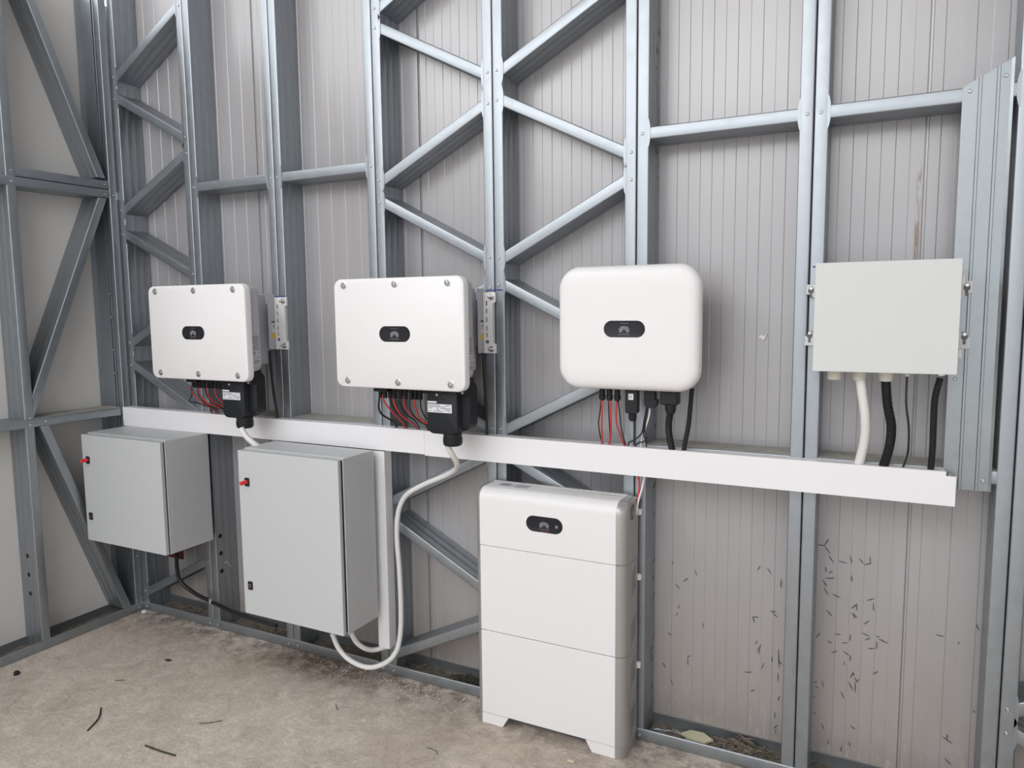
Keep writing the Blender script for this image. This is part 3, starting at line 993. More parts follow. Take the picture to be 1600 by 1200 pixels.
# ------------------------------------------------------------------ pale grey wall box with four lugs
t = thing('junction_box', 'flat pale grey metal wall box with four mounting lugs, right end of the wall', 'box', (3.80, 0, 1.516))
obj('lid', B(box(3.5985, 4.0005, -0.160, -0.142, 1.5155, 1.8605, 0.0015, 1)), M['box_grey'], t)
obj('body', B(box(3.604, 3.995, -0.141, -0.014, 1.521, 1.854, 0.002, 1)), M['box_grey'], t)
def lug(xa, xb, zt, zb, flip, sx, sz):
    """ear with one slanted side: flip = slope at the bottom"""
    if flip: pts = [(xa, zt), (xb, zt), (xb, zb + 0.030), (xb + (xa - xb) * 0.25, zb + 0.028), (xa, zb - 0.004)]
    else: pts = [(xa, zb), (xb, zb), (xb, zt - 0.030), (xb + (xa - xb) * 0.25, zt - 0.028), (xa, zt + 0.004)]
    l = obj('mounting_lug', B(poly(pts, -0.014, -0.005)), M['box_grey'], t)
    obj('keyhole', B(poly([(sx - 0.004, sz - 0.032), (sx + 0.004, sz - 0.032), (sx + 0.004, sz - 0.018), (sx + 0.009, sz - 0.012), (sx + 0.009, sz - 0.004), (sx + 0.004, sz + 0.002), (sx - 0.004, sz + 0.002), (sx - 0.009, sz - 0.004), (sx - 0.009, sz - 0.012), (sx - 0.004, sz - 0.018)], -0.0146, -0.0138)), M['ink'], l)
    obj('screw', B(lathe((sx, -0.0146, sz), (0, -1, 0), [(0.007, 0), (0.007, 0.002), (0.005, 0.004), (0.0001, 0.0042)], 12)), M['steel'], l, smooth=40)
lug(3.612, 3.560, 1.797, 1.735, True, 3.575, 1.784)
lug(3.612, 3.560, 1.653, 1.591, False, 3.575, 1.633)
lug(3.990, 4.042, 1.797, 1.731, True, 4.026, 1.785)
lug(3.990, 4.042, 1.653, 1.587, False, 4.026, 1.632)
for hz in (1.797, 1.578):
    obj('hinge', B(lathe((4.006, -0.135, hz - 0.013), (0, 0, 1), [(0.0055, 0), (0.0055, 0.026)], 10), box(3.996, 4.006, -0.141, -0.130, hz - 0.010, hz + 0.010)), M['box_grey'], t)
for gx, r, h in ((3.661, 0.0225, 0.022), (3.735, 0.021, 0.022), (3.812, 0.022, 0.022)):
    obj('cable_gland', B(lathe((gx, -0.08, 1.522), (0, 0, -1), [(r * 0.9, 0), (r * 0.9, 0.010), (r, 0.011), (r, 0.010 + h), (r * 0.9, 0.016 + h), (r * 0.6, 0.018 + h)], 12)), M['beige'], t, smooth=30)
obj('cable_gland', B(lathe((3.872, -0.08, 1.522), (0, 0, -1), [(0.009, 0), (0.009, 0.018), (0.006, 0.022)], 12)), M['beige'], t, smooth=30)
obj('conduit_nut', B(lathe((3.964, -0.08, 1.522), (0, 0, -1), [(0.018, 0), (0.018, 0.006), (0.0135, 0.007), (0.0135, 0.016)], 12)), M['steel'], t, smooth=30)

# ------------------------------------------------------------------ two grey cabinets
def cabinet(label, x0, x1, z0, z1, yb, locks, keyed):
    t = thing('electrical_cabinet', label, 'cabinet', ((x0 + x1) / 2, 0, z0), 'grey steel electrical cabinets')
    yfr = -0.298
    obj('body', B(box(x0 + 0.005, x1, yb, -0.285, z0 + 0.004, z1, 0.0015, 1), box(x0 + 0.009, x1 - 0.004, -0.286, yfr, z0 + 0.008, z1 - 0.004)), M['cab_grey'], t)
    obj('frame_edge', B(box(x1 - 0.0035, x1, yfr - 0.006, -0.285, z0 + 0.004, z1)), M['cab_grey'], t)
    obj('gasket', B(box(x0 + 0.012, x1 - 0.007, yfr - 0.005, yfr, z0 + 0.012, z1 - 0.008)), M['black'], t)
    d = obj('door', B(box(x0, x1 - 0.0135, -0.322, yfr - 0.004, z0, z1 - 0.007, 0.002, 2)), M['cab_grey'], t)
    for (lx, lz), key in zip(locks, keyed):
        lk = obj('lock', B(plate(lx - 0.014, lx + 0.014, lz - 0.020, lz + 0.020, 0.006, [(0, -0.3215), (0, -0.3255), (0.0015, -0.327)], 4)), M['black_gloss'], d)
        obj('lock_cylinder', B(lathe((lx, -0.3268, lz), (0, -1, 0), [(0.0085, 0), (0.0085, 0.001), (0.006, 0.0015), (0.0055, -0.001), (0.0001, -0.001)], 14)), M['steel'], lk)
        if key:
            k = obj('key', B(lathe((lx, -0.326, lz + 0.002), (0, -1, 0), [(0.009, 0), (0.009, 0.012), (0.0075, 0.015), (0.0075, 0.034), (0.004, 0.037)], 12),
                             box(lx - 0.004, lx + 0.004, -0.364, -0.340, lz - 0.008, lz + 0.010, 0.002, 1)), M['key_red'], lk, smooth=35)
            plain(k, 'red key in the lock')
    for bx in (x0 + 0.10, x1 - 0.10):
        obj('wall_standoff', B(lathe((bx, yb, z1 - 0.12), (0, 1, 0), [(0.012, 0), (0.012, -yb - 0.0015)], 10)), M['steel'], t)
    return t
cab1 = cabinet('smaller grey cabinet with red key, in the corner beside the cream wall', 0.030, 0.660, 0.516, 1.0950, -0.044, ((0.077, 0.954), (0.070, 0.650)), (True, False))
cab2 = cabinet('larger tall grey cabinet with red key, left of the upright trunking', 1.176, 1.775, 0.320, 1.100, -0.095, ((1.229, 0.950), (1.219, 0.459)), (True, False))
for gx in (0.335, 0.37):
    obj('cable_gland', B(lathe((gx, -0.11, 0.522), (0, 0, -1), [(0.016, 0), (0.016, 0.02), (0.018, 0.021), (0.018, 0.036), (0.012, 0.044)], 12)), M['black' if gx < 0.35 else 'beige'], cab1, smooth=30)
obj('cable_gland', B(lathe((1.39, -0.20, 0.326), (0, 0, -1), [(0.042, 0), (0.042, 0.012), (0.036, 0.024), (0.022, 0.032), (0.0001, 0.034)], 16)), M['pipe'], cab2, smooth=40)
for gx in (1.519, 1.605):
    obj('cable_gland', B(lathe((gx, -0.15, 0.326), (0, 0, -1), [(0.018, 0), (0.018, 0.02), (0.014, 0.028)], 14)), M['pipe'], cab2, smooth=30)
rp = thing('red_bracket', 'dull red plate in the shade beneath the smaller grey cabinet', 'bracket', (0.28, -0.05, 0.36))
obj('plate', B(box(0.19, 0.385, -0.0235, -0.012, 0.362, 0.516, 0.003, 1)), M['dull_red'], rp)
obj('fin', B(box(0.19, 0.385, -0.075, -0.0235, 0.500, 0.516, 0.002, 1)), M['dull_red'], rp)
obj('screw', B(lathe((0.216, -0.0235, 0.374), (0, -1, 0), [(0.006, 0), (0.006, 0.002), (0.0001, 0.004)], 10)), M['flake'], rp)

# ------------------------------------------------------------------ white floor battery
t = thing('storage_battery', 'white floor-standing battery tower of two modules with silver sides, under the rounded inverter', 'battery', (2.655, -0.09, 0))
X0, X1, YF, YB = 2.331, 2.980, -0.1640, -0.022
PX0, PX1 = 2.3575, 2.9385
def side_plan(right, inset=0.0):
    """silver side: rounded front corner to the back"""
    r = 0.041
    pts = []
    if right:
        for k in range(7):
            a = math.radians(-90 + 90 * k / 6)
            pts.append((PX1 + 0.0005 + (X1 - PX1 - inset) * math.cos(a) if k else PX1 + 0.0005, YF + r + r * math.sin(a)))
        pts += [(X1 - inset, YB), (PX1 - 0.10, YB), (PX1 - 0.10, YF + 0.02), (PX1 + 0.0005, YF + 0.02)]
    else:
        for k in range(7):
            a = math.radians(-90 - 90 * k / 6)
            pts.append((PX0 - 0.0005 + (PX0 - X0 - inset) * math.cos(a) if k else PX0 - 0.0005, YF + r + r * math.sin(a)))
        pts += [(X0 + inset, YB), (PX0 + 0.10, YB), (PX0 + 0.10, YF + 0.02), (PX0 - 0.0005, YF + 0.02)]
    return pts
def vents(z0, z1, parent):
    def f(bm):
        z = z0
        while z < z1:
            for ya in (YB - 0.088, ):
                vs = [bm.verts.new(p) for p in ((X1 + 0.0004, ya, z), (X1 + 0.0004, ya + 0.062, z + 0.030), (X1 + 0.0004, ya + 0.062, z + 0.0345), (X1 + 0.0004, ya, z + 0.0045),
                                                (X1 - 0.002, ya, z), (X1 - 0.002, ya + 0.062, z + 0.030), (X1 - 0.002, ya + 0.062, z + 0.0345), (X1 - 0.002, ya, z + 0.0045))]
                for q in ((0, 1, 2, 3), (4, 7, 6, 5), (0, 3, 7, 4), (1, 5, 6, 2), (0, 4, 5, 1), (3, 2, 6, 7)):
                    bm.faces.new([vs[i] for i in q])
            z += 0.0105
    o = obj('vent_slots', B(f), M['ink'], parent)
    o['kind'] = 'stuff'
for z0, z1 in ((0.0475, 0.4060), (0.4080, 0.7665)):
    mod = obj('battery_module', B(box(X0 + 0.03, X1 - 0.03, YF + 0.025, YB, z0, z1)), M['white_paint'], t)
    obj('front_panel', B(box(PX0, PX1, YF, YF + 0.03, z0 + 0.0005, z1 - 0.0005, 0.0012, 2)), M['white_paint'], mod)
    for rgt in (False, True):
        plain(obj('side_panel', B(polyz(side_plan(rgt), z0, z1)), M['silver'], mod, smooth=30), 'silver rounded side')
    vents(z0 + 0.020, z0 + 0.105, mod)
    vents(z1 - 0.145, z1 - 0.055, mod)
# power unit on top with rounded shoulder
zh0, zh1 = 0.7685, 1.004
def shoulder(inset_y=0.0, inset_z=0.0, r=0.046):
    y, z = YF + inset_y, zh1 - inset_z
    pts = [(YB, zh0), (y, zh0)]
    for k in range(9):
        a = math.radians(180 - 90 * k / 8)
        pts.append((y + r + r * math.cos(a), z - r + r * math.sin(a)))
    pts.append((YB, z))
    return pts
hd = obj('power_unit', B(polyx(shoulder(), PX0, PX1)), M['white_paint'], t, smooth=30)
def cap(right):
    def f(bm):
        rings = []
        w = (X1 - PX1) if right else (PX0 - X0)
        for k in range(8):
            a = math.radians(90 * k / 7)
            x = (PX1 + 0.0004 + w * math.sin(a)) if right else (PX0 - 0.0004 - w * math.sin(a))
            rings.append([(x, y, z) for y, z in shoulder(0.041 * (1 - math.cos(a)), 0.012 * (1 - math.cos(a)), 0.046)])
        loops(bm, rings)
    return f
for rgt in (False, True):
    c = obj('end_cap', B(cap(rgt)), M['silver'], hd, smooth=50)
    plain(c, 'silver rounded end cap')
    if rgt:   # recessed grip cut into the right cap
        cut = bpy.data.objects.new('cut', bpy.data.meshes.new('cut'))
        bmc = bmesh.new()
        pts = []
        for cz, a0 in ((0.966, 0), (0.949, 180)):
            for k in range(9):
                a = math.radians(a0 + 180 * k / 8)
                pts.append((-0.092 + 0.029 * math.cos(a), cz + 0.022 * math.sin(a)))
        loops(bmc, [[(x, y, z) for y, z in pts] for x in (X1 - 0.030, X1 + 0.02)])
        bmesh.ops.recalc_face_normals(bmc, faces=bmc.faces[:])
        bmesh.ops.translate(bmc, verts=bmc.verts[:], vec=-t.location)
        bmc.to_mesh(cut.data); bmc.free()
        COL.objects.link(cut)
        cut.matrix_world = Matrix.Translation(t.location)
        bpy.context.view_layer.update()
        md = c.modifiers.new('grip', 'BOOLEAN')
        md.object = cut; md.operation = 'DIFFERENCE'; md.solver = 'EXACT'
        bpy.context.view_layer.update()
        me = bpy.data.meshes.new_from_object(c.evaluated_get(bpy.context.evaluated_depsgraph_get()))
        c.modifiers.clear()
        c.data = me
        bpy.data.objects.remove(cut)
display(hd, 2.568, 2.724, 0.8545, 0.9175, YF, leds=False)
obj('power_button', B(lathe((2.699, YF - 0.0016, 0.884), (0, -1, 0), [(0.0065, 0), (0.0065, 0.0004), (0.0052, 0.0004), (0.0052, 0.0001), (0.0001, 0.0001)], 16)), M['logo_dim'], hd)
plain(obj('status_light', B(poly([(2.628, 0.8558), (2.664, 0.8558), (2.660, 0.8585), (2.632, 0.8585)], YF - 0.0019, YF - 0.0010)), M['logo_red'], hd), 'red status light')
def comb(bm):
    n = 58
    for k in range(n):
        x = PX0 + 0.004 + (PX1 - PX0 - 0.008) * k / (n - 1)
        box(x - 0.0028, x + 0.0028, YB - 0.012, YB + 0.003, zh1 - 0.002, zh1 + 0.0022)(bm)
cb = obj('vent_comb', B(comb), M['white_paint'], hd)
cb['kind'] = 'stuff'
def flat_sticker(name, x0, x1, y0, y1, m, parent):
    return obj(name, B(box(x0, x1, y0, y1, zh1 - 0.001, zh1 + 0.0006)), M[m], parent)
flat_sticker('sticker', 2.405, 2.470, -0.100, -0.052, 'label', hd)
flat_sticker('sticker', 2.478, 2.540, -0.100, -0.052, 'label_grey', hd)
flat_sticker('sticker', 2.835, 2.915, -0.075, -0.052, 'label', hd)
obj('warning_mark', B(polyz([(2.842, -0.073), (2.856, -0.073), (2.849, -0.056)], zh1, zh1 + 0.001)), M['yellow'], hd)
obj('fine_print', B(*[box(2.408 + 0.004 * (k % 2), 2.462 - 0.007 * (k % 3), -0.096 + 0.0075 * k, -0.0925 + 0.0075 * k, zh1, zh1 + 0.0009) for k in range(6)]), M['ink'], hd)['kind'] = 'stuff'
# feet
for (a, b, c, d) in ((X0 + 0.004, 2.478, 2.452, False), (2.818, X1 - 0.004, 2.845, True)):
    pts = [(PX0, 0.0465), (b, 0.0465), (c, 0.001), (PX0, 0.001)] if not d else [(a, 0.0465), (PX1, 0.0465), (PX1, 0.001), (c, 0.001)]
    ft = obj('foot', B(poly(pts, YF, YB)), M['white_paint'], t)
    plain(obj('foot_cover', B(polyz([(x if abs(x - (PX1 - 0.10)) > 1e-6 and abs(x - (PX0 + 0.10)) > 1e-6 else (PX1 + 0.0005 if d else PX0 - 0.0005), y) for x, y in side_plan(d, 0.004)], 0.0005, 0.0465)), M['silver'], ft, smooth=30), 'silver foot side')
obj('base', B(box(X0 + 0.05, X1 - 0.05, YF + 0.06, YB, 0.001, 0.0465)), M['ink'], t)
for cz in (0.940, 0.680, 0.321):
    obj('wall_clip', B(box(X1 - 0.012, X1 + 0.012, -0.022, -0.004, cz - 0.012, cz + 0.012, 0.002, 1)), M['pipe'], t)

# ------------------------------------------------------------------ cables, each one a thing
PATHS = {
  'i2_r1':[(1.89,-0.17,1.365),(1.897,-0.165,1.332),(1.916,-0.14,1.289),(1.922,-0.1,1.254),(1.922,-0.07,1.229),(1.906,-0.035,1.196)],
  'i2_r2':[(1.944,-0.17,1.362),(1.953,-0.165,1.318),(1.966,-0.14,1.274),(1.979,-0.1,1.245),(1.976,-0.06,1.224),(1.971,-0.035,1.198)],
  'i2_r3':[(1.999,-0.17,1.361),(2.002,-0.165,1.32),(2.015,-0.14,1.28),(2.029,-0.1,1.254),(2.05,-0.08,1.239),(2.044,-0.04,1.205)],
  'i2_r4':[(2.055,-0.17,1.362),(2.056,-0.165,1.317),(2.057,-0.14,1.273),(2.06,-0.1,1.247),(2.078,-0.08,1.234),(2.062,-0.04,1.203)],
  'i2_b1':[(1.874,-0.17,1.35),(1.865,-0.165,1.307),(1.861,-0.14,1.274),(1.878,-0.1,1.245),(1.878,-0.07,1.224),(1.861,-0.035,1.2)],
  'i2_b2':[(1.921,-0.17,1.371),(1.929,-0.165,1.334),(1.934,-0.14,1.296),(1.944,-0.1,1.252),(1.936,-0.07,1.229),(1.918,-0.035,1.202)],
  'i2_b3':[(1.976,-0.17,1.372),(1.978,-0.165,1.325),(1.987,-0.14,1.284),(2.001,-0.1,1.253),(1.992,-0.06,1.225),(1.984,-0.035,1.201)],
  'i2_b4':[(2.033,-0.17,1.368),(2.028,-0.165,1.31),(2.029,-0.14,1.277),(2.029,-0.1,1.248),(2.05,-0.08,1.229),(2.033,-0.04,1.201)],
  'i2_b5':[(2.085,-0.17,1.369),(2.083,-0.165,1.321),(2.084,-0.14,1.278),(2.085,-0.1,1.249),(2.072,-0.06,1.221),(2.069,-0.04,1.2)],
  'i1_r1':[(0.702,-0.17,1.354),(0.714,-0.165,1.319),(0.728,-0.14,1.281),(0.742,-0.1,1.246),(0.736,-0.06,1.22),(0.722,-0.035,1.196)],
  'i1_r2':[(0.756,-0.17,1.356),(0.764,-0.165,1.312),(0.782,-0.14,1.271),(0.801,-0.1,1.249),(0.819,-0.08,1.233),(0.797,-0.04,1.196)],
  'i1_r3':[(0.817,-0.17,1.356),(0.822,-0.165,1.311),(0.832,-0.14,1.274),(0.835,-0.1,1.254),(0.861,-0.08,1.229),(0.831,-0.04,1.195)],
  'i1_r4':[(0.872,-0.17,1.355),(0.876,-0.165,1.317),(0.882,-0.14,1.282),(0.876,-0.1,1.25),(0.885,-0.08,1.224),(0.851,-0.04,1.193)],
  'i1_b1':[(0.711,-0.17,1.343),(0.704,-0.165,1.312),(0.667,-0.15,1.274),(0.682,-0.12,1.265),(0.696,-0.09,1.249),(0.707,-0.06,1.23),(0.69,-0.035,1.199)],
  'i1_b2':[(0.751,-0.17,1.353),(0.755,-0.165,1.308),(0.765,-0.14,1.27),(0.767,-0.1,1.242),(0.754,-0.06,1.221),(0.735,-0.035,1.198)],
  'i1_b3':[(0.806,-0.17,1.352),(0.814,-0.165,1.308),(0.828,-0.14,1.271),(0.834,-0.1,1.242),(0.84,-0.07,1.218),(0.818,-0.04,1.194)],
  'i3_r1':[(2.86,-0.1,1.38),(2.858,-0.095,1.33),(2.852,-0.08,1.272),(2.843,-0.05,1.225),(2.833,-0.03,1.189)],
  'i3_r2':[(2.889,-0.1,1.382),(2.892,-0.095,1.337),(2.889,-0.08,1.274),(2.876,-0.05,1.224),(2.861,-0.03,1.19)],
  'i3_r3':[(2.918,-0.1,1.383),(2.914,-0.095,1.333),(2.912,-0.08,1.287),(2.92,-0.05,1.233),(2.929,-0.03,1.191)],
  'i3_b1':[(2.853,-0.09,1.379),(2.848,-0.09,1.329),(2.839,-0.08,1.288),(2.835,-0.05,1.233),(2.838,-0.03,1.2)],
  'i3_b2':[(2.882,-0.09,1.38),(2.884,-0.09,1.325),(2.884,-0.08,1.269),(2.875,-0.05,1.235),(2.864,-0.025,1.194)],
  'i3_b3':[(2.919,-0.09,1.382),(2.927,-0.09,1.328),(2.929,-0.08,1.277),(2.931,-0.05,1.225),(2.933,-0.03,1.197)],
  'i3_dong':[(2.983,-0.1,1.308),(2.978,-0.08,1.267),(2.962,-0.03,1.202)],
  'i3_k1':[(3.032,-0.1,1.359),(3.022,-0.095,1.307),(3.009,-0.08,1.26),(2.977,-0.06,1.23),(2.948,-0.045,1.212),(2.943,-0.03,1.191)],
  'i3_k2':[(3.033,-0.09,1.358),(3.023,-0.09,1.301),(3.016,-0.08,1.261),(3.017,-0.05,1.226),(3.014,-0.03,1.192)],
  'i3_k3':[(3.032,-0.095,1.358),(3.027,-0.095,1.296),(3.022,-0.085,1.273),(3.021,-0.06,1.242),(3.01,-0.05,1.223),(2.986,-0.045,1.215),(2.963,-0.03,1.191)],
  'i3_w':[(3.045,-0.1,1.358),(3.042,-0.1,1.327),(3.028,-0.09,1.288),(3.005,-0.06,1.246),(2.99,-0.03,1.192)],
  'i3_hose':[(3.123,-0.1,1.372),(3.121,-0.1,1.345),(3.113,-0.09,1.301),(3.11,-0.07,1.26),(3.11,-0.045,1.221),(3.114,-0.03,1.188)],
  'i3_h2':[(3.194,-0.08,1.435),(3.189,-0.08,1.372),(3.181,-0.07,1.302),(3.166,-0.05,1.24),(3.154,-0.03,1.191)],
  'bx_white':[(3.737,-0.08,1.49),(3.746,-0.08,1.434),(3.757,-0.07,1.358),(3.756,-0.05,1.278),(3.739,-0.03,1.182)],
  'bx_cor':[(3.811,-0.08,1.493),(3.819,-0.08,1.412),(3.833,-0.07,1.337),(3.83,-0.05,1.264),(3.813,-0.03,1.186)],
  'bx_thin':[(3.871,-0.08,1.501),(3.872,-0.08,1.415),(3.883,-0.06,1.333),(3.884,-0.04,1.248),(3.869,-0.03,1.187)],
  'bx_r':[(3.962,-0.08,1.498),(3.951,-0.08,1.437),(3.951,-0.06,1.355),(3.953,-0.04,1.272),(3.951,-0.03,1.189)],
  'loopA':[(2.24,-0.22,1.187),(2.249,-0.2,1.146),(2.249,-0.16,1.099),(2.215,-0.11,1.057),(2.136,-0.07,1.013),(2.01,-0.045,0.956),(1.913,-0.04,0.899),(1.873,-0.045,0.834),(1.861,-0.05,0.757),(1.859,-0.05,0.68),(1.866,-0.05,0.582)],
  'loopB':[(1.87,-0.05,0.475),(1.871,-0.05,0.392),(1.87,-0.055,0.268),(1.858,-0.07,0.174),(1.822,-0.1,0.119),(1.743,-0.13,0.088),(1.653,-0.15,0.109),(1.582,-0.15,0.156),(1.546,-0.15,0.221)],
  'short':[(1.659,-0.15,0.248),(1.671,-0.13,0.196),(1.697,-0.1,0.157),(1.722,-0.06,0.138),(1.771,-0.03,0.152)],
  'pipe1':[(1.119,-0.24,1.18),(1.133,-0.24,1.158),(1.156,-0.235,1.131),(1.188,-0.22,1.1),(1.199,-0.2,1.08)],
  'k1':[(1.117,-0.04,1.533),(1.123,-0.04,1.433),(1.129,-0.035,1.322),(1.142,-0.03,1.201)],
  'k2':[(2.313,-0.04,1.543),(2.32,-0.04,1.441),(2.324,-0.035,1.306),(2.323,-0.03,1.194)],
  'lu_r':[(2.98,-0.03,1.095),(2.987,-0.03,1.052),(2.984,-0.035,0.997),(2.98,-0.04,0.957)],
  'lu_w':[(3.009,-0.03,1.097),(2.999,-0.035,1.039),(2.987,-0.045,0.988),(2.979,-0.04,0.933)],
  'blk':[(0.385,-0.06,0.405),(0.368,-0.05,0.327),(0.378,-0.04,0.244),(0.473,-0.03,0.188),(0.601,-0.03,0.163),(0.767,-0.05,0.149),(0.925,-0.06,0.142),(1.102,-0.06,0.135)],
}
def cable(key, name, label, cat, r, m, group=None, n=8, sub=6, ribs=0, pitch=0, smooth=True):
    p = PATHS[key]
    o = obj(name, B(tube(p, r, n, sub, ribs, pitch)), M[m], smooth=(60 if smooth else False), loc=p[-1])
    return tag(o, label, cat, group)
ordw = ['leftmost', 'second', 'third', 'rightmost']
for k in range(4):
    cable('i1_r%d' % (k + 1), 'red_wire', '%s red wire from the left, under the left bolted inverter' % ordw[k], 'wire', 0.0031, 'red_wire', 'red wires under the left bolted inverter')
    cable('i2_r%d' % (k + 1), 'red_wire', '%s red wire from the left, under the right bolted inverter' % ordw[k], 'wire', 0.0034, 'red_wire', 'red wires under the right bolted inverter')
for k, w in enumerate(('bent black wire looping out at the left', 'black wire beside the second red wire', 'black wire beside the third red wire')):
    cable('i1_b%d' % (k + 1), 'black_wire', '%s, under the left bolted inverter' % w, 'wire', 0.0031, 'black_wire', 'black wires under the left bolted inverter')
for k, w in enumerate(('leftmost thick black wire', 'second black wire from the left', 'third black wire from the left', 'fourth black wire from the left', 'last black wire beside the terminal box')):
    cable('i2_b%d' % (k + 1), 'black_wire', '%s, under the right bolted inverter' % w, 'wire', 0.0045 if k == 0 else 0.0031, 'black_wire', 'black wires under the right bolted inverter')
for k, w in enumerate(('left', 'middle', 'right')):
    cable('i3_r%d' % (k + 1), 'red_wire', '%s red wire hanging under the rounded white inverter' % w, 'wire', 0.0034, 'red_wire', 'red wires under the rounded inverter')
    cable('i3_b%d' % (k + 1), 'black_wire', 'black wire hanging beside the %s red wire of the rounded inverter' % w, 'wire', 0.0026, 'black_wire', 'black wires under the rounded inverter')
cable('i3_dong', 'data_cable', 'thin straight dark cable under the black plug dongle', 'cable', 0.0022, 'ink')
cable('i3_k1', 'black_wire', 'black wire curling far left from the battery plug', 'wire', 0.0028, 'black_wire', 'wires of the battery plug')
cable('i3_k2', 'black_wire', 'black wire hanging straight down from the battery plug', 'wire', 0.0028, 'black_wire', 'wires of the battery plug')
cable('i3_k3', 'black_wire', 'black wire looping low and short left under the battery plug', 'wire', 0.0028, 'black_wire', 'wires of the battery plug')
cable('i3_w', 'white_wire', 'white wire among black wires of the battery plug', 'wire', 0.003, 'white_wire', 'wires of the battery plug')
cable('i3_hose', 'corrugated_hose', 'thick black corrugated hose under the rounded white inverter', 'hose', 0.0125, 'black_hose', None, 14, 8, 0.0016, 0.0065, False)
cable('i3_h2', 'corrugated_hose', 'slimmer black corrugated hose at right edge of the rounded inverter', 'hose', 0.0088, 'black_hose', None, 12, 8, 0.001, 0.005, False)
cable('bx_white', 'conduit', 'white bent conduit under the pale grey wall box', 'conduit', 0.0150, 'white_wire', None, 16, 8)
cable('bx_cor', 'corrugated_hose', 'thick black corrugated hose under the pale grey wall box', 'hose', 0.0148, 'black_hose', None, 14, 8, 0.0018, 0.0068, False)
cable('bx_thin', 'thin_cable', 'thin black cable under the pale grey wall box', 'cable', 0.0032, 'black_wire')
cable('bx_r', 'corrugated_hose', 'slim black corrugated hose beside the galvanised sheet', 'hose', 0.0102, 'black_hose', None, 12, 8, 0.0011, 0.0052, False)
cable('pipe1', 'conduit', 'off-white conduit from the left inverter down to the larger cabinet top', 'conduit', 0.0135, 'pipe', None, 12, 6)
lp = PATHS['loopA'] + PATHS['loopB']
lo = tag(obj('conduit', B(tube(lp, 0.0118, 12, 6)), M['pipe'], smooth=60, loc=lp[0]), 'long off-white conduit from the right bolted inverter, curving down and looping at the floor', 'conduit')
cable('short', 'conduit', 'short curved off-white conduit from larger cabinet into upright trunking foot', 'conduit', 0.0118, 'pipe', None, 12, 6)
def tie(label, c, axis, r, name='cable_tie'):
    a = Vector(axis).normalized()
    o = obj(name, B(lathe(Vector(c) - a * 0.003, a, [(r, 0), (r + 0.0015, 0.0005), (r + 0.0015, 0.0055), (r, 0.006)], 14)), M['pipe_grey'], loc=c)
    return tag(o, label, 'cable tie', 'cable ties on the long conduit')
def on_path(pts, f):
    p = catmull(pts, 6)
    i = min(len(p) - 2, int(f * (len(p) - 1)))
    return p[i], p[i + 1] - p[i]
for f, lab in ((0.205, 'upper cable tie round the long conduit, at its first bend'), (0.315, 'lower cable tie round the long conduit, where it turns down'), (0.745, 'cable tie round the long conduit near the floor')):
    c, a = on_path(lp, f)
    tie(lab, c, a, 0.0118)
cable('k1', 'black_cable', 'black cable below the side bracket of the left bolted inverter', 'cable', 0.0062, 'black_wire')
cable('k2', 'black_cable', 'black cable below the side bracket of the right bolted inverter', 'cable', 0.0062, 'black_wire')
cable('lu_r', 'red_wire', 'red wire entering the battery tower top from the trunking', 'wire', 0.0040, 'red_wire')
cable('lu_w', 'white_wire', 'white wire entering the battery tower top from the trunking', 'wire', 0.0038, 'white_wire')
cable('blk', 'black_cable', 'thick black cable sagging from the smaller cabinet towards the larger cabinet', 'cable', 0.0105, 'black_wire', None, 10)
wt = PATHS['blk'][4]
w = obj('cable_tie', B(lathe((wt[0], wt[1], wt[2]), (0.9, -0.1, -0.35), [(0.0108, 0), (0.0125, 0.001), (0.0125, 0.006), (0.0108, 0.007)], 12), tube([(wt[0], wt[1] - 0.012, wt[2] + 0.004), (wt[0] + 0.012, wt[1] - 0.022, wt[2] + 0.02), (wt[0] + 0.026, wt[1] - 0.026, wt[2] + 0.028)], 0.002, 6, 4)), M['flake'], loc=wt)
tag(w, 'white tie with a loose tail on the sagging black cable', 'cable tie')
w = obj('wire_scrap', B(tube([(0.629, 0.048, 0.357), (0.630, 0.062, 0.362), (0.630, 0.075, 0.345), (0.6295, 0.088, 0.325)], 0.0018, 6, 4)), M['flake'], loc=(0.63, 0.05, 0.35))
tag(w, 'crooked white scrap of wire on the stud left of the larger cabinet', 'scrap')

# ------------------------------------------------------------------ litter on the floor and in the bottom track
def scrap(name, pts, r, m, label, cat):
    o = obj(name, B(tube(pts, r, 6, 5)), M[m], loc=pts[0], smooth=60)
    return tag(o, label, cat)
scrap('cable_offcut', [(0.799, -0.804, 0.004), (0.869, -0.862, 0.004), (0.917, -0.942, 0.004)], 0.0032, 'twig', 'dark curved cable offcut on the concrete, left of the straight one', 'offcut')
scrap('cable_offcut', [(1.227, -0.906, 0.004), (1.31, -0.905, 0.004), (1.394, -0.899, 0.004)], 0.0034, 'twig', 'dark straight cable offcut on the concrete near the front edge', 'offcut')
scrap('plant_scrap', [(0.02, -0.95, 0.002), (0.05, -0.92, 0.003)], 0.0015, 'twig', 'thin dark blade on the concrete at the left edge', 'litter')
scrap('plant_scrap', [(0.63, -0.62, 0.002), (0.668, -0.60, 0.004)], 0.0015, 'twig', 'thin dark blade on the concrete, in front of the smaller cabinet', 'litter')
scrap('plant_scrap', [(1.29, -0.70, 0.002), (1.33, -0.675, 0.003), (1.36, -0.64, 0.002)], 0.0014, 'twig', 'thin dark blade on the concrete, above the straight offcut', 'litter')
scrap('plant_scrap', [(2.25, -0.42, 0.002), (2.29, -0.425, 0.003), (2.31, -0.44, 0.002)], 0.0013, 'twig', 'thin dark blade on the concrete, before the battery foot', 'litter')
scrap('plant_scrap', [(1.71, -0.33, 0.002), (1.745, -0.36, 0.003)], 0.0014, 'twig', 'thin dark blade on the concrete, under the looping conduit', 'litter')
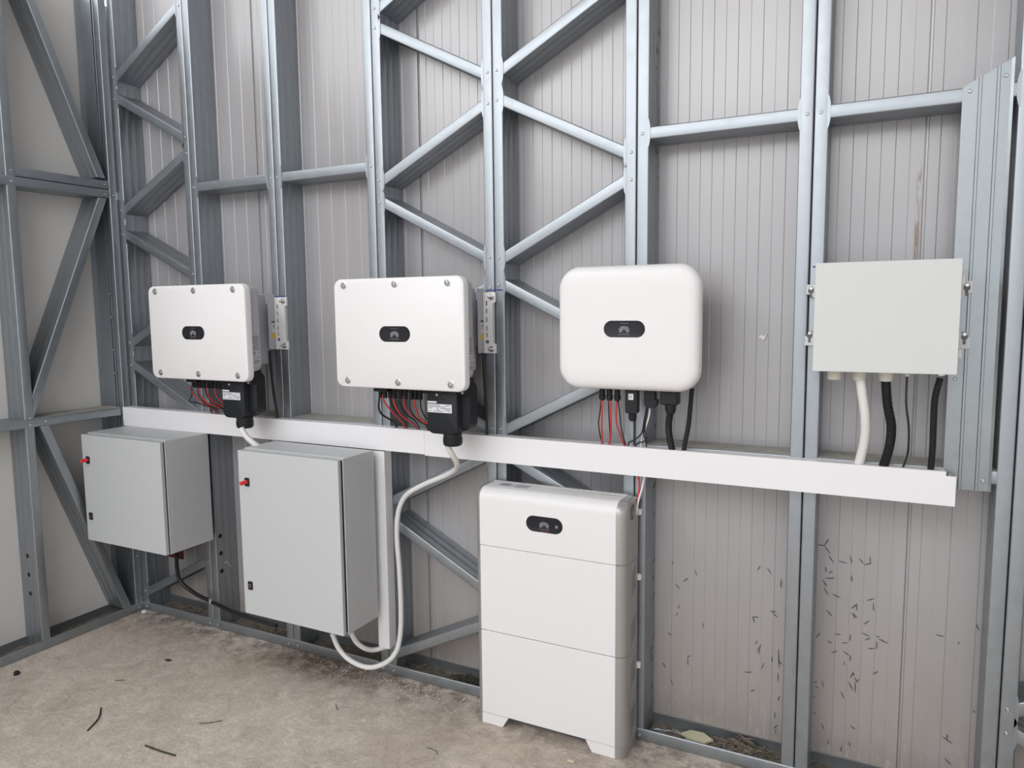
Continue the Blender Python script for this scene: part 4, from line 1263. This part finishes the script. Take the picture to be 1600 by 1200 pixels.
cp = obj('plastic_cap', B(lathe((0.141, -0.789, 0), (0.2, 0.1, 1), [(0.013, 0), (0.013, 0.012), (0.010, 0.016), (0.0001, 0.016)], 10)), M['black'], loc=(0.141, -0.789, 0))
tag(cp, 'small black plastic cap on the concrete near the left wall', 'cap')
lf = obj('dry_leaf', B(poly([(0.66, -0.01), (0.675, 0.0), (0.705, -0.002), (0.69, -0.014)], 0, 0.002)), M['twig'], loc=(0, 0, 0))
for v in lf.data.vertices: v.co = (v.co.x, -0.364 + v.co.z * 1.5, 0.003 + v.co.y)
tag(lf, 'small dark dry leaf on the concrete before the larger cabinet', 'leaf')
ch = obj('plaster_chip', B(polyz([(3.135, 0.070), (3.165, 0.108), (3.215, 0.112), (3.262, 0.078), (3.235, 0.045), (3.180, 0.045)], 0.022, 0.030)), M['cream'], loc=(3.19, 0.08, 0.02))
tag(ch, 'flat cream chip with pointed ends lying in the bottom track', 'chip')
wp = obj('wood_chip', B(box(2.780, 2.806, -0.258, -0.250, 0.0005, 0.005)), M['cream'], loc=(2.79, -0.25, 0))
tag(wp, 'small pale wooden splinter on the concrete before the battery', 'splinter')
rk = obj('plaster_crumb', B(lathe((0.045, -0.034, 0.0), (0.1, 0, 1), [(0.012, 0), (0.017, 0.006), (0.012, 0.013), (0.0001, 0.015)], 7)), M['flake'], loc=(0.045, -0.034, 0))
tag(rk, 'largest white crumb on the floor at the wall corner', 'crumb')
rnd = random.Random(21)
def flakes(bm):
    def bit(x, y, z, s):
        if 2.31 < x < 3.0 and y > -0.19: return
        a = rnd.random() * 6.28
        pts = [(x + s * rnd.uniform(0.5, 1) * math.cos(a + k * 1.57), y + s * rnd.uniform(0.5, 1) * math.sin(a + k * 1.57)) for k in range(4)]
        vs = [bm.verts.new((p[0], p[1], z)) for p in pts] + [bm.verts.new((x, y, z + s * 0.7))]
        bm.faces.new(vs[:4])
        for k in range(4): bm.faces.new((vs[k], vs[(k + 1) % 4], vs[4]))
    for k in range(220):
        bit(rnd.gauss(1.95, 0.30), -0.02 - abs(rnd.gauss(0, 0.05)), 0.0003, rnd.uniform(0.0015, 0.0045))
    for k in range(120):
        bit(rnd.uniform(1.0, 2.3), -0.01 - abs(rnd.gauss(0, 0.09)), 0.0003, rnd.uniform(0.0012, 0.004))
    for k in range(40):
        bit(rnd.uniform(0.03, 1.0), -0.01 - abs(rnd.gauss(0, 0.05)), 0.0003, rnd.uniform(0.002, 0.006))
    for k in range(30):
        bit(0.02 + abs(rnd.gauss(0, 0.05)), rnd.uniform(-0.6, -0.02), 0.0003, rnd.uniform(0.002, 0.0055))
    for k in range(110):
        bit(rnd.uniform(0.1, 3.3), rnd.uniform(-1.0, -0.05), 0.0003, rnd.uniform(0.0012, 0.0042))
    for k in range(60):
        bit(rnd.uniform(2.98, 3.4), -0.01 - abs(rnd.gauss(0, 0.04)), 0.0003, rnd.uniform(0.0012, 0.004))
fk = obj('white_crumbs', B(flakes), M['flake'], loc=(0, 0, 0))
tag(fk, 'white crumbs and dust specks scattered along the foot of the wall', 'debris')
fk['kind'] = 'stuff'
def heap(cx, x_half, y0, y1, hmax, n, seed):
    r2 = random.Random(seed)
    def f(bm):
        for k in range(n):
            x = cx + r2.triangular(-x_half, x_half, 0)
            y = r2.uniform(y0, y1)
            h = hmax * max(0.1, 1 - abs(x - cx) / x_half)
            z = 0.004 + r2.random() * h
            a = r2.random() * 6.28
            l = r2.uniform(0.008, 0.028)
            d = Vector((math.cos(a) * l, math.sin(a) * l * 0.5, r2.uniform(-0.3, 0.3) * l))
            s = Vector((-math.sin(a), math.cos(a), 0)) * r2.uniform(0.0012, 0.004)
            p = Vector((x, min(max(y, y0), y1), z))
            q = [p - d - s, p + d - s, p + d + s, p - d + s, p + Vector((0, 0, 0.004))]
            vs = [bm.verts.new(v) for v in q]
            bm.faces.new(vs[:4])
            for j in range(4): bm.faces.new((vs[j], vs[(j + 1) % 4], vs[4]))
    return f
def stuff(name, bm, m, label, cat):
    o = obj(name, bm, M[m], loc=(0, 0, 0))
    tag(o, label, cat)
    o['kind'] = 'stuff'
    return o
stuff('sawdust_heap', B(heap(3.37, 0.17, 0.03, 0.12, 0.05, 420, 1)), 'dirt', 'brown shavings heaped in the bottom track right of the cream chip', 'debris')
stuff('leaf_litter', B(heap(0.32, 0.20, 0.02, 0.13, 0.015, 160, 2)), 'dirt', 'brown litter in the bottom track under the smaller cabinet', 'debris')
stuff('leaf_litter', B(heap(0.98, 0.33, 0.02, 0.13, 0.02, 300, 3)), 'dirt', 'brown litter in the bottom track between the two grey cabinets', 'debris')
stuff('leaf_litter', B(heap(2.17, 0.16, 0.03, 0.12, 0.022, 240, 4)), 'twig', 'dark litter in the bottom track left of the battery', 'debris')
stuff('leaf_litter', B(heap(1.86, 0.12, 0.03, 0.12, 0.02, 60, 5)), 'dirt', 'brown litter in the bottom track behind the conduit loop', 'debris')
r3 = random.Random(9)
for k in range(16):
    x, y = r3.uniform(3.02, 3.16), r3.uniform(0.045, 0.115)
    a = r3.uniform(-0.6, 0.9)
    l = r3.uniform(0.014, 0.026)
    z = 0.006 + 0.012 * r3.random()
    o = obj('nail', B(tube([(x, y, z), (x + l * math.cos(a), y + l * math.sin(a) * 0.6, z + 0.003), (x + 2 * l * math.cos(a), y + 1.2 * l * math.sin(a), z + 0.001)], 0.0018, 5, 1)), M['blue_nail'], loc=(x, y, z))
    tag(o, 'grey metal nail in the pile inside the bottom track, right of the battery', 'nail', 'nails piled in the bottom track')
ps = obj('paper_scrap', B(poly([(3.385, 1.610), (3.396, 1.622), (3.404, 1.617), (3.418, 1.626), (3.409, 1.606), (3.401, 1.598), (3.396, 1.607)], DEP - 0.006, DEP + 0.0002)), M['flake'], loc=(3.4, 0.142, 1.61))
tag(ps, 'tiny torn white scrap stuck on the panel right of the rounded inverter', 'scrap')
# dry clippings stuck to the panels
def clip(seg, y, label, group):
    x0, z0, x1, z1 = seg
    d = Vector((x1 - x0, 0, z1 - z0))
    n = Vector((-d.z, 0, d.x)).normalized() * 0.0012
    p0, p1 = Vector((x0, y, z0)), Vector((x1, y, z1))
    bm = bmesh.new()
    c = (p0 + p1) / 2 + Vector((0, -0.0022, 0))
    vs = [bm.verts.new(v) for v in (p0 - n * 0.5, p0 + n * 0.5, c + n, p1 + n * 0.5, p1 - n * 0.5, c - n)]
    vs2 = [bm.verts.new(v.co + Vector((0, -0.0014, 0))) for v in vs]
    bm.faces.new(vs[::-1]); bm.faces.new(vs2)
    for j in range(6): bm.faces.new((vs[j], vs[(j + 1) % 6], vs2[(j + 1) % 6], vs2[j]))
    o = obj('grass_clipping', bm, M['twig'], loc=(x0, y, z0))
    tag(o, label, 'clipping', group)
CLIP6 = [(3.071,0.691,3.079,0.707),(3.086,0.615,3.107,0.595),(3.119,0.629,3.139,0.647),(3.166,0.683,3.172,0.662),(3.403,0.72,3.412,0.74),(3.437,0.736,3.455,0.713),(3.489,0.699,3.489,0.665),(3.451,0.566,3.476,0.569),(3.461,0.563,3.48,0.546),(3.388,0.532,3.411,0.535),(3.389,0.531,3.397,0.51),(3.101,0.511,3.104,0.529),(3.089,0.481,3.101,0.496),(3.2,0.472,3.202,0.451),(3.059,0.405,3.073,0.394),(3.408,0.399,3.423,0.426),(3.415,0.386,3.417,0.408),(3.401,0.425,3.409,0.44),(3.039,0.273,3.051,0.252),(3.139,0.317,3.152,0.325),(3.142,0.313,3.143,0.282),(3.436,0.357,3.426,0.328),(3.364,0.303,3.393,0.31),(3.464,0.387,3.464,0.366),(3.486,0.422,3.49,0.348),(3.49,0.375,3.5,0.362),(3.074,0.208,3.082,0.186),(3.388,0.231,3.404,0.24),(3.487,0.327,3.488,0.293),(3.495,0.236,3.49,0.216),(3.48,0.166,3.479,0.142),(3.478,0.1,3.49,0.117),(3.485,0.098,3.484,0.087)]
CLIP7 = [(3.613,0.85,3.636,0.85),(3.636,0.85,3.649,0.877),(3.636,0.848,3.656,0.823),(3.651,0.814,3.668,0.791),(3.684,0.8,3.712,0.794),(3.721,0.826,3.729,0.798),(3.753,0.819,3.766,0.801),(3.767,0.798,3.794,0.808),(3.786,0.832,3.788,0.806),(3.642,0.771,3.644,0.753),(3.653,0.749,3.666,0.758),(3.644,0.728,3.673,0.733),(3.633,0.72,3.649,0.697),(3.639,0.692,3.654,0.665),(3.667,0.671,3.697,0.662),(3.728,0.752,3.732,0.729),(3.733,0.628,3.751,0.65),(3.75,0.646,3.75,0.623),(3.734,0.612,3.753,0.596),(3.742,0.612,3.744,0.59),(3.781,0.667,3.806,0.679),(3.803,0.662,3.804,0.637),(3.802,0.642,3.808,0.633),(3.775,0.576,3.792,0.594),(3.649,0.607,3.67,0.587),(3.617,0.494,3.632,0.519),(3.68,0.521,3.701,0.523),(3.656,0.49,3.672,0.484),(3.706,0.493,3.724,0.496),(3.733,0.53,3.731,0.505),(3.77,0.543,3.797,0.535),(3.782,0.519,3.798,0.53),(3.824,0.532,3.854,0.521),(3.817,0.541,3.827,0.539),(3.819,0.52,3.82,0.492),(3.791,0.489,3.815,0.494),(3.671,0.446,3.691,0.459),(3.71,0.463,3.731,0.449),(3.736,0.452,3.735,0.428),(3.716,0.423,3.717,0.407),(3.738,0.365,3.748,0.39),(3.745,0.385,3.751,0.376),(3.753,0.369,3.757,0.357),(3.732,0.348,3.748,0.32),(3.755,0.351,3.755,0.31),(3.757,0.351,3.766,0.366),(3.811,0.395,3.826,0.409),(3.643,0.332,3.65,0.307),(3.708,0.305,3.722,0.278),(3.745,0.181,3.76,0.171),(3.647,0.163,3.655,0.144),(3.671,0.105,3.672,0.087),(3.718,0.097,3.715,0.071),(3.743,0.117,3.745,0.1),(3.616,0.321,3.626,0.323),(3.618,0.306,3.633,0.3),(3.615,0.26,3.621,0.263),(3.617,0.197,3.626,0.201)]
CLIP8 = [(4.001,0.583,4.027,0.581),(4.038,0.216,4.066,0.2),(4.049,0.212,4.052,0.229),(4.068,0.571,4.071,0.562),(4.117,0.644,4.127,0.621),(4.122,0.334,4.13,0.331),(4.047,0.14,4.067,0.119)]
for s in CLIP6: clip(s, DEP + 0.0008, 'short dark grass clipping stuck to the panel just right of the battery', 'clippings on the panel right of the battery')
for s in CLIP7: clip(s, DEP + 0.0008, 'short dark grass clipping stuck to the panel under the trunking end', 'clippings on the panel under the trunking end')
for s in CLIP8: clip(s, DEP + 0.0008, 'short dark grass clipping on the panel at the far right stud', 'clippings near the far right stud')
